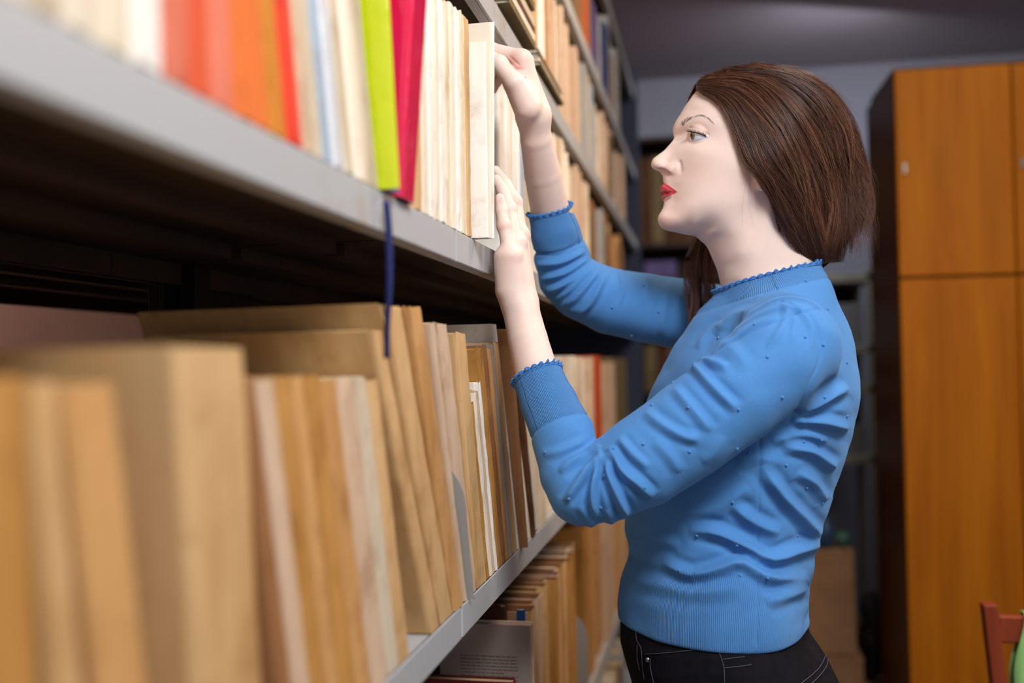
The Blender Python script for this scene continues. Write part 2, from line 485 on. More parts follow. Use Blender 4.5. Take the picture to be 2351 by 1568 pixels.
# joints (pixel, pixel, depth along the shelf)
def J(*a): return at(*a)
sh_n, el_n, wr_n = J(1800,800,1.165), J(1338,1122,1.125), J(1193,700,1.19)
sh_f, el_f, wr_f = J(1690,742,1.49), J(1297,655,1.39), J(1226,272,1.262)

def near_hand(P):
    wr = wr_n
    pk = [J(1172,588,1.172), J(1157,520,1.176), J(1151,484,1.180), J(1147,455,1.186)]
    rg = [J(1185,556,1.190), J(1170,480,1.196), J(1154,438,1.204), J(1140,412,1.212)]
    md = [J(1193,541,1.212), J(1183,465,1.216), J(1160,422,1.226), J(1138,392,1.236)]
    ix = [J(1192,540,1.236), J(1178,470,1.244), J(1156,428,1.254), J(1134,402,1.262)]
    th = [J(1172,655,1.222), J(1168,610,1.242), J(1166,575,1.254), J(1162,548,1.260)]
    pal = None
    for m, r in ((pk[0], .0125), (rg[0], .0120), (md[0], .0118), (ix[0], .0115)):
        c = capsule(P, wr + (m-wr)*0.12, m, 0.0170, r)
        pal = c if pal is None else smin(pal, c, 0.010)
    pal = smin(pal, capsule(P, J(1168,665,1.182), J(1158,590,1.176), .0165, .0125), 0.012)
    pal = smin(pal, capsule(P, J(1173,670,1.21), J(1163,615,1.232), .0180, .0120), 0.012)
    for i, m in enumerate((pk[0], rg[0], md[0])):
        pal = smin(pal, np.linalg.norm(P-m-np.array([0.004, 0, 0]), axis=1)-0.0095, 0.005)
    fin = None
    for c, r in ((pk, (.0090,.0080,.0070,.0058)), (rg, (.0098,.0086,.0076,.0062)), (md, (.0100,.0088,.0078,.0064)), (ix, (.0098,.0086,.0076,.0062)), (th, (.012,.0110,.0098,.0080))):
        d = chain(P, c, r, 0.003)
        d = smin(d, np.linalg.norm(P-c[1], axis=1)-r[1]-0.0004, 0.003)
        fin = d if fin is None else smin(fin, d, 0.0012)
    return smin(pal, fin, 0.005)
def far_hand(P):
    wr = wr_f
    ix = [J(1198,137,1.236), J(1126,113,1.240), J(1092,128,1.244), J(1072,146,1.246)]
    md = [J(1203,142,1.258), J(1130,132,1.262), J(1100,156,1.264), J(1090,180,1.266)]
    rg = [J(1206,152,1.279), J(1142,150,1.283), J(1118,176,1.285), J(1110,200,1.287)]
    pk = [J(1210,166,1.298), J(1160,166,1.300), J(1140,186,1.302), J(1132,206,1.304)]
    th = [J(1212,248,1.236), J(1180,190,1.218), J(1147,147,1.220), J(1112,124,1.224)]
    pal = None
    for m, r in ((ix[0], .0128), (md[0], .0122), (rg[0], .0118), (pk[0], .0110)):
        c = capsule(P, wr + (m-wr)*0.10, m, 0.0180, r)
        pal = c if pal is None else smin(pal, c, 0.010)
    pal = smin(pal, capsule(P, J(1210,245,1.238), J(1182,196,1.226), .0185, .0135), 0.010)
    pal = smin(pal, capsule(P, J(1205,215,1.240), J(1196,165,1.240), .0140, .0120), 0.012)
    fin = None
    for c, r in ((ix, (.0118,.0088,.0080,.0066)), (md, (.0112,.0090,.0080,.0066)), (rg, (.0105,.0088,.0076,.0064)), (pk, (.0095,.0078,.0068,.0056)), (th, (.0140,.0120,.0108,.0086))):
        d = chain(P, c, r, 0.004)
        fin = d if fin is None else smin(fin, d, 0.0015)
    d = smin(pal, fin, 0.006)
    for a, b in (((1170,130),(1190,148)), ((1168,140),(1186,158)), ((1176,160),(1200,158)), ((1186,172),(1210,182))):
        d = smax(d, -capsule(P, J(*a, 1.226), J(*b, 1.224), 0.0007, 0.0007), 0.003)
    return d
ARM_N = [(1800,800,1.185,.042),(1585,990,1.140,.039),(1395,1105,1.126,.032),(1340,1125,1.126,.029),(1312,1085,1.130,.026),(1290,1000,1.142,.0270),(1262,930,1.154,.0280),(1234,862,1.166,.0258),(1212,780,1.178,.0238),(1196,712,1.188,.0222)]
ARM_F = [(1690,745,1.49,.042),(1480,707,1.44,.038),(1340,664,1.40,.034),(1303,636,1.395,.032),(1289,590,1.385,.031),(1275,535,1.37,.0290),(1262,482,1.36,.0268),(1246,400,1.32,.0248),(1231,320,1.280,.0208),(1226,275,1.264,.0195)]
def gated(fn, P, c, r):
    """fn where P lies within r of c, a safe distance elsewhere"""
    q = np.linalg.norm(P-c, axis=1); m = q < r
    out = (q - r + 0.02)
    out = np.maximum(out, 0.02)
    if m.any(): out[m] = fn(P[m])
    return out
def body_f(P):
    core = chain(P, [at(1785,700,YC), at(1790,760,YC), at(1760,950,YC), at(1700,1250,YC), at(1700,1450,YC)], [.055,.07,.085,.08,.085], .03)
    core = smin(core, capsule(P, at(1790,800,YC), sh_n+(0,.03,0), .06, .035), .03)
    core = smin(core, capsule(P, at(1770,800,YC), sh_f-(0,.03,0), .06, .035), .03)
    d = smin(gated(head_detail, P, at(1730,430,YC), 0.24), core, 0.01)
    for pts in (ARM_N, ARM_F):
        d = smin(d, chain(P, [J(*q[:3]) for q in pts], [q[3] for q in pts], 0.0015), 0.006)
    d = smin(d, np.linalg.norm(P-J(1204,716,1.178), axis=1)-.0105, .010)
    d = smin(d, gated(near_hand, P, J(1165,560,1.21), 0.13), 0.012)
    d = smin(d, gated(far_hand, P, J(1160,190,1.25), 0.13), 0.012)
    return d
BODY_BOX = (np.array([-0.09, 1.06, 0.90]), np.array([0.50, 1.56, 1.74]))
# ---------------------------------------------------------------- clothes
bodymap = HMap((at(1700,1000,YC)[0], YC, 1.1), 0.0, [
 (1640,672,35),(1598,718,60),(1560,775,80),(1522,840,90),(1482,925,75),(1455,1000,70),(1448,1080,80),(1440,1150,90),(1436,1220,100),(1444,1262,100),(1430,1310,100),(1419,1370,110),(1417,1440,110),(1420,1520,110),
 (1885,1520,110),(1868,1460,90),(1858,1400,90),(1860,1340,90),(1872,1280,90),(1889,1215,90),(1908,1150,90),(1926,1092,90),(1952,1015,80),(1967,950,90),(1968,835,90),(1955,762,80),(1928,702,70),(1906,645,60),(1884,600,50),(1878,560,45),(1650,630,35)],
 [(1672,690,44),(1700,672,60),(1760,645,66),(1830,635,62),(1700,720,105),(1780,720,138),(1860,715,105),(1640,770,85),(1700,800,140),(1780,830,158),(1880,800,142),(1935,850,95),
  (1600,850,115),(1560,900,100),(1700,950,148),(1850,950,146),(1932,950,100),(1560,1050,118),(1500,1050,90),(1650,1100,142),(1800,1100,140),(1890,1080,95),(1500,1200,95),(1600,1250,130),(1700,1250,136),(1800,1250,120),
  (1500,1400,112),(1600,1420,146),(1700,1430,156),(1800,1420,136),(1840,1450,104),(1835,1340,100),(1470,1420,85),(1500,1500,115),(1650,1500,158),(1800,1500,135)])
HEM_Z = at(1740, 1500, 1.18)[2]
COL_A, COL_B = at(1643,672,YC), at(1886,605,YC)
_cd = (COL_B-COL_A)/np.linalg.norm(COL_B-COL_A); COL_N = np.array([-_cd[2], 0, _cd[0]])
if COL_N[2] < 0: COL_N = -COL_N
SLV_N = [(1812,795,1.19,.058),(1775,832,1.170,.057),(1690,905,1.152,.0545),(1585,985,1.140,.0535),(1475,1060,1.130,.0510),(1392,1106,1.126,.0452),(1340,1122,1.125,.0415),(1314,1085,1.130,.0370),(1292,1000,1.142,.0365),(1262,930,1.154,.0330),(1234,862,1.166,.0298)]
SLV_F = [(1690,748,1.49,.055),(1580,724,1.465,.0515),(1480,707,1.44,.049),(1400,691,1.42,.0465),(1335,664,1.40,.0435),(1303,636,1.395,.0405),(1289,590,1.385,.038),(1275,535,1.37,.0338),(1262,482,1.36,.0300)]
slv_n = [J(*q[:3]) for q in SLV_N]; slv_f = [J(*q[:3]) for q in SLV_F]
def plane_n(pts):
    n = pts[-1]-pts[-3]; return n/np.linalg.norm(n)
CN_N, CN_F = plane_n(slv_n), plane_n(slv_f)
def slv_end(P, c, n): return (P-c) @ n
def sleeve_f(P, pts, rad, n):
    a = chain(P, pts, rad, 0.003)
    e = (P-pts[-1]) @ n
    inn = np.linalg.norm(np.cross(P-pts[-1], n), axis=1) - rad[-1] + 0.0035
    a = smax(a, e, 0.002)
    return smax(a, -np.maximum(inn, -e-0.02), 0.002)
def torso_f(P):
    t = bodymap.f(P)
    t0 = t
    e = (P-COL_A) @ COL_N
    t = smax(t, HEM_Z-P[:, 2], 0.004); t = smax(t, e, 0.002)
    t = smax(t, -np.maximum(t0+0.004, -e-0.012), 0.002)
    return smax(t, -np.maximum(t0+0.006, P[:, 2]-HEM_Z-0.02), 0.002)
def sweater_parts(P):
    t = torso_f(P)
    a = gated(lambda Q: sleeve_f(Q, slv_n, [q[3] for q in SLV_N], CN_N), P, at(1540,950,1.15), 0.36)
    b = gated(lambda Q: sleeve_f(Q, slv_f, [q[3] for q in SLV_F], CN_F), P, at(1470,650,1.42), 0.30)
    return t, a, b
def sweater_f(P):
    t, a, b = sweater_parts(P)
    k = 0.006 + 0.040*np.exp(-(np.linalg.norm(P-at(1830,760,1.2), axis=1)/0.085)**2)
    d = smin(t, a, k)
    k = 0.010 + 0.03*np.exp(-(np.linalg.norm(P-sh_f, axis=1)/0.10)**2)
    return smin(d, b, k)
# folds: (component, pixels, half width px, height mm)
FOLDS = [
 ('a',[(1378,1022),(1345,1040),(1308,1062),(1285,1085)],9,2.5),('a',[(1382,1036),(1352,1072),(1322,1115),(1298,1152)],9,4.2),
 ('a',[(1384,1042),(1366,1090),(1360,1140),(1368,1190)],8,4.2),('a',[(1390,1040),(1398,1090),(1420,1145),(1440,1185)],9,4.5),
 ('a',[(1398,1026),(1428,1078),(1470,1112),(1500,1142)],10,4.0),('a',[(1420,1005),(1450,1040),(1490,1075)],9,1.8),
 ('a',[(1480,945),(1520,975),(1570,1002),(1606,1008)],11,2.6),('a',[(1545,888),(1575,922),(1612,965),(1630,990)],11,2.4),
 ('a',[(1588,828),(1610,858),(1646,898),(1693,942)],11,3.6),('a',[(1592,820),(1631,829),(1670,842)],9,2.4),
 ('a',[(1640,780),(1680,800),(1720,850)],14,1.2),('a',[(1500,1010),(1540,1050),(1560,1085)],12,1.6),('a',[(1660,1000),(1640,1040),(1610,1060)],14,1.0),
 ('a',[(1345,1012),(1300,1030),(1250,1046)],9,1.6),
 ('a',[(1330,1160),(1350,1190),(1362,1215)],9,1.2),('a',[(1395,1170),(1402,1195),(1410,1215)],9,1.2),
 ('s',[(1795,690),(1806,722),(1790,762),(1760,800)],8,1.8),('s',[(1815,696),(1842,716),(1862,752),(1866,800)],7,1.8),('s',[(1808,700),(1822,735),(1818,790)],7,1.4),
 ('s',[(1792,690),(1848,712),(1880,768),(1881,830),(1852,892),(1832,936),(1812,968)],4,-1.8),
 ('t',[(1829,946),(1878,922),(1946,888)],13,4.0),('t',[(1820,966),(1885,968),(1948,984)],12,3.5),('t',[(1770,1010),(1845,1000),(1900,1012)],12,2.0),
 ('t',[(1795,1025),(1858,1034),(1892,1056),(1918,1074)],12,3.2),('t',[(1749,1069),(1798,1140),(1847,1193),(1882,1232)],14,3.8),
 ('t',[(1830,1085),(1870,1110),(1895,1150)],12,2.4),('t',[(1582,1217),(1644,1222),(1705,1250),(1767,1284),(1829,1264),(1885,1250)],13,4.2),
 ('t',[(1520,1288),(1582,1320),(1644,1308),(1705,1290),(1767,1326),(1858,1330)],13,3.6),('t',[(1680,1160),(1735,1200),(1790,1225)],13,2.8),
 ('t',[(1460,1215),(1500,1235),(1560,1250)],12,2.0),('t',[(1450,1330),(1520,1345),(1600,1360),(1700,1350)],16,1.5),('t',[(1560,1180),(1640,1170),(1720,1120)],16,1.6),
 ('t',[(1760,1385),(1810,1365),(1856,1350)],14,2.5),('t',[(1644,773),(1687,727),(1745,712)],12,2.0),('t',[(1600,800),(1630,760),(1660,740)],9,1.4),
 ('t',[(1745,1000),(1742,1200),(1738,1480)],2.5,-0.8),('t',[(1690,1060),(1740,1050),(1800,1070)],16,1.6),
 ('b',[(1226,581),(1269,587),(1301,577),(1328,556)],5,-2.0),('b',[(1231,609),(1290,602),(1345,577)],7,3.0),('b',[(1241,643),(1301,626),(1356,590)],7,3.2),
 ('b',[(1256,673),(1311,645),(1367,600)],7,3.2),('b',[(1277,690),(1322,654),(1374,607)],6,3.0),('b',[(1301,702),(1337,666),(1384,611)],7,3.0),('b',[(1324,724),(1358,692),(1392,622)],8,3.0),
 ('b',[(1424,616),(1429,666),(1424,700)],4,1.6),('b',[(1545,640),(1528,690),(1518,770)],9,1.6),('b',[(1470,640),(1476,700)],8,0.8),
]
BOBBLES = [(1762,820),(1695,940),(1796,912),(1848,774),(1890,792),(1944,832),(1958,1010),(1845,1014),(1692,1030),(1583,1037),(1477,1020),(1252,1038),(1545,878),(1497,930),(1480,1120),(1380,1165),(1306,1145),(1682,1153),(1805,1068),(1830,1230),(1692,1252),(1700,1322),(1762,1327),(1888,1155),(1893,912),(1886,1010),(1650,776),(1733,745),(1852,1120),(1408,1030),(1388,1092),(1590,700),(1478,655),(1406,706),(1512,716),(1450,770),(1850,645),(1945,955),(1900,710),(1925,690),(1580,935),(1720,1040),(1600,1230),(1560,1310)]

def build_sweater(root):
    V, F = surface_nets(sweater_f, (-0.02, 1.04, 0.925), (0.50, 1.60, 1.50), SW_RES)
    V = face_graph_smooth(V, F, 2)
    for it in range(1):
        t, a, b = sweater_parts(V)
        wt = [1/(1+np.exp(np.clip((x-np.minimum(np.minimum(t, a), b))/0.006, 0, 40)-3)) for x in (t, a, b)]
        Nn = vnormals(V, F); Q = proj(V)
        near = 1/(1+np.exp(-(YC-0.005-V[:, 1])/0.01))
        disp = np.zeros(len(V))
        for comp, L, wd, amp in FOLDS:
            L2 = smooth_curve(L, 14) if len(L) > 2 else np.array(L, float)
            lo = L2.min(0)-4*wd; hi = L2.max(0)+4*wd
            m = np.all((Q > lo) & (Q < hi), axis=1)
            if not m.any(): continue
            d, par = polyline_dist(Q[m], L2)
            prof = np.exp(-(d/wd)**1.6) - 0.5*np.exp(-((d-1.8*wd)/(0.9*wd))**2)*(amp > 0)
            taper = np.clip(np.minimum(par, 1-par)/0.18, 0, 1)**0.6 if amp > 0 else 1.0
            w_ = {'a': wt[1], 'b': wt[2], 't': wt[0]*near, 's': np.maximum(wt[0]*near, wt[1])}[comp][m]
            disp[m] += amp*{'s': 0.0011, 't': 0.0022, 'a': 0.0017, 'b': 0.0014}[comp]*prof*taper*w_
        # soft unevenness of the knit
        n1 = np.sin(V[:, 0]*61+3*np.sin(V[:, 2]*47))*np.sin(V[:, 2]*73+2*np.sin(V[:, 1]*39))
        disp += 0.0005*n1
        V = V + Nn*disp[:, None]
    # ribs
    ec = -(V-slv_n[-1]) @ CN_N; ef = -(V-slv_f[-1]) @ CN_F; ek = -(V-COL_A) @ COL_N
    t, a, b = sweater_parts(V)
    isA = (a < t) & (a < b) & (a < 0.012); isB = (b < t) & (b < a) & (b < 0.012)
    isT = ~isA & ~isB
    def ramp(x): return np.clip(0.5 - x/0.0020, 0, 1)
    def ang(P, c, n):
        e1 = np.cross(n, (0, 0, 1.0)); e1 /= np.linalg.norm(e1); e2 = np.cross(n, e1)
        return np.arctan2((P-c) @ e2, (P-c) @ e1)
    rib = np.zeros(len(V)); ph = np.zeros(len(V))
    m = isA & (ec < 0.08); rib[m] = ramp(ec[m]-0.071); ph[m] = ang(V[m], slv_n[-1], CN_N)*115/(2*math.pi)
    m = isB & (ef < 0.06); rib[m] = ramp(ef[m]-0.052); ph[m] = ang(V[m], slv_f[-1], CN_F)*115/(2*math.pi)
    m = isT & (V[:, 2] < HEM_Z+0.1); rib[m] = ramp(V[m, 2]-HEM_Z-0.088)*0.6
    c = at(1640, 1400, YC); ph[m] = np.arctan2(V[m, 1]-c[1], V[m, 0]-c[0])*430/(2*math.pi)
    c = (COL_A+COL_B)/2
    m = isT & (ek < 0.030) & (np.linalg.norm(V-c, axis=1) < 0.13); rib[m] = ramp(ek[m]-0.021)
    ph[m] = ang(V[m], c, COL_N)*200/(2*math.pi)
    # seam step at the end of the cuff ribs
    Nn = vnormals(V, F)
    V = V - Nn*(0.0016*np.exp(-((ec-0.0705)/0.0022)**2)*isA + 0.0014*np.exp(-((ef-0.052)/0.002)**2)*isB + 0.0010*np.exp(-((ek-0.021)/0.0022)**2)*(isT & (np.linalg.norm(V-(COL_A+COL_B)/2, axis=1) < 0.13)))[:, None]
    bvh = BVHTree.FromPolygons(V.tolist(), F.tolist())
    VV = V.tolist(); FF = F.tolist(); extra = 0
    import bmesh
    bm = bmesh.new(); bmesh.ops.create_icosphere(bm, subdivisions=2, radius=1.0)
    sv = [v.co.copy() for v in bm.verts]; sf = [[v.index for v in f.verts] for f in bm.faces]; bm.free()
    for px, py in BOBBLES:
        h, n, i, dist = bvh.ray_cast(Vector(CAM), Vector(ray(px, py)).normalized())
        if h is None: continue
        b0 = len(VV)
        for v in sv: VV.append(list(h + v*0.0019 + n*0.0002))
        FF += [[b0+k for k in f] for f in sf]
    nx = len(VV)-len(V)
    o = mesh_obj('sweater', VV, FF, M_knit, root, True, attrs={'rib': np.concatenate([rib, np.zeros(nx)]), 'phase': np.concatenate([ph, np.zeros(nx)])})
    # frilled edges
    def loop(fun, c, n, cnt, r0=0.12):
        e1 = np.cross(n, (0, 1.0, 0)); e1 /= np.linalg.norm(e1); e2 = np.cross(n, e1)
        a_ = np.arange(cnt)*2*math.pi/cnt; D = np.cos(a_)[:, None]*e1+np.sin(a_)[:, None]*e2
        lo_ = np.full(cnt, 0.002); hi_ = np.full(cnt, r0)
        for _ in range(24):
            mid = (lo_+hi_)/2; ins = fun(c+D*mid[:, None]) < 0
            lo_ = np.where(ins, mid, lo_); hi_ = np.where(ins, hi_, mid)
        return c+D*lo_[:, None], D, a_
    def frill(name, fun, c, n, waves, seed, r0=0.12):
        P, D, a_ = loop(fun, c, n, waves*14, r0)
        rs = np.random.RandomState(seed)
        wob = np.interp(a_, np.linspace(0, 2*math.pi, waves*2), rs.uniform(0.5, 1.4, waves*2))
        mb = MB()
        rows = []
        # a narrow frilled band: inner edge on the knit, outer edge waving, rolled rim
        for k, (ax, out) in enumerate(((-0.0015, 0.0006), (0.0005, 0.0010), (0.0022, 0.0012))):
            amp = (0.0, 0.5, 1.0)[k]
            rows.append(P + n*(ax + amp*0.0013*wob*np.sin(waves*a_*1.0))[:, None] + D*(out + amp*0.0024*wob*np.sin(waves*a_+1.3))[:, None])
        for R_, rr in zip(rows, (0.0010, 0.0010, 0.0012)):
            L = np.concatenate([R_, R_[:2]]); Vt, Ft = tube_vf([L], np.full(len(L), rr), 6, False); mb.add(Vt, Ft)
        return mb.build(name, M_knit_edge, o, True)
    mid_c = (COL_A+COL_B)/2
    frill('collar_frill', lambda P: bodymap.f(P), mid_c, COL_N, 38, 1, 0.16)
    frill('cuff_frill', lambda P: chain(P, slv_n, [q[3] for q in SLV_N], .006), slv_n[-1]-CN_N*0.001, CN_N, 22, 2)
    frill('cuff_frill', lambda P: chain(P, slv_f, [q[3] for q in SLV_F], .006), slv_f[-1]-CN_F*0.001, CN_F, 22, 3)
    return o

# ---------------------------------------------------------------- jeans and shoes
hipmap = HMap((at(1700,1500,YC)[0], YC, 0.85), 0.0, [
 (1440,1380,100),(1424,1440,110),(1433,1500,110),(1452,1568,110),(1462,1680,110),(1465,1820,110),(1480,1960,110),
 (1880,1960,110),(1935,1820,100),(1958,1700,100),(1950,1640,100),(1927,1568,110),(1899,1510,110),(1858,1445,110),(1842,1380,110)],
 [(1500,1450,105),(1650,1450,144),(1800,1450,112),(1500,1568,112),(1650,1568,163),(1820,1568,150),(1650,1750,176),(1850,1750,125),(1520,1700,120),(1650,1900,170)])
def jeans_f(P):
    d = smax(hipmap.f(P), P[:, 2]-1.00, 0.003); d = smax(d, 0.74-P[:, 2], 0.01)
    for s_ in (-1, 1):
        y = YC+s_*0.088
        d = smin(d, chain(P, [np.array(q) for q in ((0.285, y, 0.80), (0.265, y, 0.62), (0.255, y+s_*.005, 0.47), (0.275, y+s_*.01, 0.32), (0.300, y+s_*.01, 0.10))], [.088, .076, .060, .056, .046], .02), 0.02)
    return d
def build_legs(root):
    V, F = surface_nets(jeans_f, (0.08, 1.08, 0.04), (0.52, 1.58, 1.02), 0.004)
    V = face_graph_smooth(V, F, 1)
    Q = proj(V); Nn = vnormals(V, F)
    disp = np.zeros(len(V))
    for L, wd, amp in (([(1480,1500),(1600,1492),(1660,1488)], 5, 0.8), ([(1420,1470),(1480,1502),(1600,1515)], 10, 1.0), ([(1520,1560),(1600,1545),(1700,1550)], 12, 1.2)):
        d, par = polyline_dist(Q, L); disp += amp*0.001*np.exp(-(d/wd)**2)*(V[:, 1] < YC)
    V = V+Nn*disp[:, None]
    o = mesh_obj('jeans', V, F, M_denim, root, True)
    bvh = BVHTree.FromPolygons(V.tolist(), F.tolist())
    def on(px, py, off):
        h, n, i, dist = bvh.ray_cast(Vector(CAM), Vector(ray(px, py)).normalized())
        return None if h is None else np.array(h+n*off)
    mb = MB()
    for L in ([(1461,1446),(1463,1470),(1473,1490),(1476,1530),(1480,1560)], [(1464,1480),(1464,1510),(1470,1540)], [(1480,1502),(1530,1499),(1580,1494),(1615,1488)],
              [(1494,1512),(1494,1530),(1500,1560),(1508,1590)], [(1650,1494),(1658,1516),(1663,1540),(1664,1590)], [(1660,1514),(1690,1510),(1710,1508)], [(1663,1534),(1700,1530),(1725,1526)],
              [(1886,1480),(1893,1492),(1892,1510),(1878,1535),(1850,1560),(1820,1580)], [(1899,1500),(1898,1525),(1880,1552),(1850,1580)]):
        pts = [on(x, y, 0.0008) for x, y in smooth_curve(L, 26)]
        pts = [p for p in pts if p is not None]
        if len(pts) > 3: mb.tube(np.array(pts), 0.00055, 5)
    mb.build('jeans_stitching', M_stitch, o, True)
    p = on(1489, 1514, 0.001)
    if p is not None:
        mb = MB(); mb.tube(np.array([p+(0, 0.002, 0), p-(0, 0.002, 0)]), 0.003, 12); mb.build('rivet', M_rivet, o, True)
    for s_ in (-1, 1):
        y = YC+s_*0.098
        def shoe(P):
            d = ellip(P, (0.235, y, 0.048), (0.115, 0.043, 0.045))
            d = smin(d, ellip(P, (0.315, y, 0.07), (0.05, 0.036, 0.07)), 0.03)
            return smax(d, 0.004-P[:, 2], 0.006)
        V, F = surface_nets(shoe, (0.08, y-.07, -0.01), (0.40, y+.07, 0.16), 0.005)
        mesh_obj('shoe', V, F, M_shoe, root, True)

# ---------------------------------------------------------------- hair
hairmap = HMap(horg, HY, [
 (1580,232,50),(1598,198,50),(1650,166,60),(1700,153,60),(1760,151,65),(1820,165,65),(1880,196,60),(1922,250,60),(1950,312,60),(1968,380,55),(1978,440,45),(1968,500,40),(1945,560,40),(1912,600,35),(1884,622,35),
 (1800,620,40),(1720,570,45),(1650,525,45),(1600,430,45),(1568,300,45)],
 [(1600,262,34),(1640,300,47),(1660,290,54),(1680,350,59),(1650,420,50),(1700,430,57),(1740,470,52),(1760,520,46),
  (1640,225,50),(1672,252,62),(1700,300,71),(1720,350,78),(1745,385,84),(1780,430,84),(1700,225,62),(1760,225,70),(1760,300,84),(1820,300,86),(1870,320,76),(1830,400,87),(1885,420,66),(1810,460,80),(1850,510,68),(1880,560,50),(1905,500,52),(1940,430,40),(1800,480,72),(1835,545,58),(1690,190,42)])
HAIR_POLY = np.array([(1560,245),(1584,228),(1612,203),(1640,212),(1666,236),(1688,280),(1702,330),(1714,370),(1734,396),(1758,404),(1774,428),(1786,470),(1808,520),(1838,568),(1868,612),(1890,660),(2080,600),(2080,80),(1560,80)], float)
def hair_f(P):
    d = hairmap.f(P)
    m = np.abs(d) < 0.05
    if m.any():
        Q = head.fold(P[m]); sd = inside_sd(proj(Q), HAIR_POLY)/1760.0
        d[m] = smax(d[m], sd, 0.008)
    return d
GUIDES = [
 [(1612,204),(1662,240),(1692,310),(1715,375),(1752,412),(1782,470),(1810,528),(1843,575),(1878,612)],
 [(1604,200),(1665,228),(1708,300),(1740,375),(1778,432),(1808,490),(1845,555),(1884,610)],
 [(1598,198),(1680,214),(1740,290),(1782,370),(1820,450),(1850,520),(1888,608)],
 [(1606,186),(1700,195),(1775,260),(1830,350),(1865,440),(1885,520),(1896,604)],
 [(1630,174),(1740,180),(1820,235),(1875,320),(1905,410),(1918,500),(1908,600)],
 [(1670,160),(1780,166),(1860,210),(1915,290),(1942,380),(1950,470),(1926,585)],
 [(1720,153),(1820,167),(1895,212),(1938,290),(1962,370),(1980,440),(1972,520)],
 [(1740,150),(1846,173),(1915,224),(1951,300),(1973,372),(1990,440),(1990,505)]]
def build_hair(root):
    rs = np.random.RandomState(5)
    V, F = surface_nets(hair_f, horg+(-0.16, -0.16, -0.14), horg+(0.20, 0.16, 0.17), 0.003)
    V = face_graph_smooth(V, F, 2)
    V = V - vnormals(V, F)*0.0022
    base = mesh_obj('hair', V, F, M_scalp, root, True, attrs={'rnd': np.full(len(V), 0.1)})
    G = np.array([smooth_curve(g, 24) for g in GUIDES])
    NS = 22; lines = []; rnds = []; rads = []
    def guide(g, n=NS, t0=0.0, t1=1.0):
        g = np.clip(g, 0, len(G)-1.001); i = int(g); f = g-i; C = G[i]*(1-f)+G[i+1]*f
        t = np.linspace(t0, t1, n)*23; j = np.minimum(t.astype(int), 22); u = (t-j)[:, None]
        return C[j]*(1-u)+C[j+1]*u
    tt = np.linspace(0, 1, NS)
    L2 = []; OF = []; RD = []; RN_ = []; MR = []
    for c in range(HAIR_CLUMPS):
        g0 = rs.uniform(0, 6.98); t0 = rs.choice([0.0, 0.0, rs.uniform(0, 0.55)]); t1 = rs.choice([1.0, 1.0, rs.uniform(0.7, 1.0)])
        t0 = min(t0, t1-0.3)
        C = guide(g0, NS, t0, t1)
        T = np.gradient(C, axis=0); T /= np.linalg.norm(T, axis=1)[:, None]+1e-9; Np = np.stack([-T[:, 1], T[:, 0]], 1)
        wv = rs.uniform(0, 6.28, 3); wa = rs.uniform(3, 13.0)*(0.2+tt)
        C = C + Np*(wa*np.sin(tt*rs.uniform(4, 9)+wv[0]) + 10*np.sin(tt*6.5+g0*3.1)*tt + 4*np.sin(tt*13+g0*7)*tt)[:, None]
        C = C + Np*(rs.normal(0, 9)*tt**1.5)[:, None]
        lay = rs.uniform(-0.003, 0.0085); cr = rs.uniform(0, 1); wid = rs.uniform(4, 9)
        for k in range(HAIR_PER):
            o_ = rs.normal(0, 1); z_ = rs.normal(0, 1)
            spread = wid*(0.95-0.62*np.clip(tt*1.3, 0, 1)**0.7 + 0.35*tt*tt)
            S_ = C + Np*(o_*spread*0.5)[:, None]
            S_ = S_ + Np*(rs.uniform(0.6, 4.6)*np.sin(tt*rs.uniform(5, 17)+rs.uniform(0, 6.28))*tt)[:, None]
            L2.append(S_); OF.append(lay + 0.0008*z_ + 0.0015*np.sin(tt*rs.uniform(3, 9)+wv[1]) + 0.0012*tt)
            RD.append(rs.uniform(0.00011, 0.00021)*np.clip(1.15-tt**3*0.8, 0.3, 1)); RN_.append(np.clip(cr*0.6+rs.uniform(0, 0.5)**1.0, 0, 1))
            MR.append(False)
    n_main = len(L2)
    # far side of the head: the mirror of a share of the strands
    P = hairmap.surf_many(np.concatenate(L2), np.concatenate(OF)).reshape(n_main, NS, 3)
    far = P[::4].reshape(-1, 3); w = (far-horg) @ head.Wd; far = (far - 2*w[:, None]*head.Wd).reshape(-1, NS, 3)
    allP = [P, far]; RDa = RD + RD[::4]; RNa = RN_ + RN_[::4]
    # loose hairs standing off the outline
    fl = []
    for k in range(420):
        g0 = rs.uniform(3.6, 6.98); t0 = rs.uniform(0.0, 0.6); ln = rs.uniform(0.15, 0.45)
        C = guide(g0, NS, t0, min(1, t0+ln)); T = np.gradient(C, axis=0); T /= np.linalg.norm(T, axis=1)[:, None]+1e-9
        Np = np.stack([T[:, 1], -T[:, 0]], 1)
        out = rs.uniform(3, 30)*tt**1.2*(1 if g0 > 5 else 0.35)
        S_ = C + Np*(out + 2.5*np.sin(tt*rs.uniform(2, 8)+rs.uniform(0, 6)))[:, None]
        pts = hairmap.surf_many(S_, np.full(NS, 0.002) + 0.010*tt*rs.uniform(-0.2, 1))
        fl.append(pts); RDa.append(np.full(NS, 0.00010)); RNa.append(rs.uniform(0.6, 1))
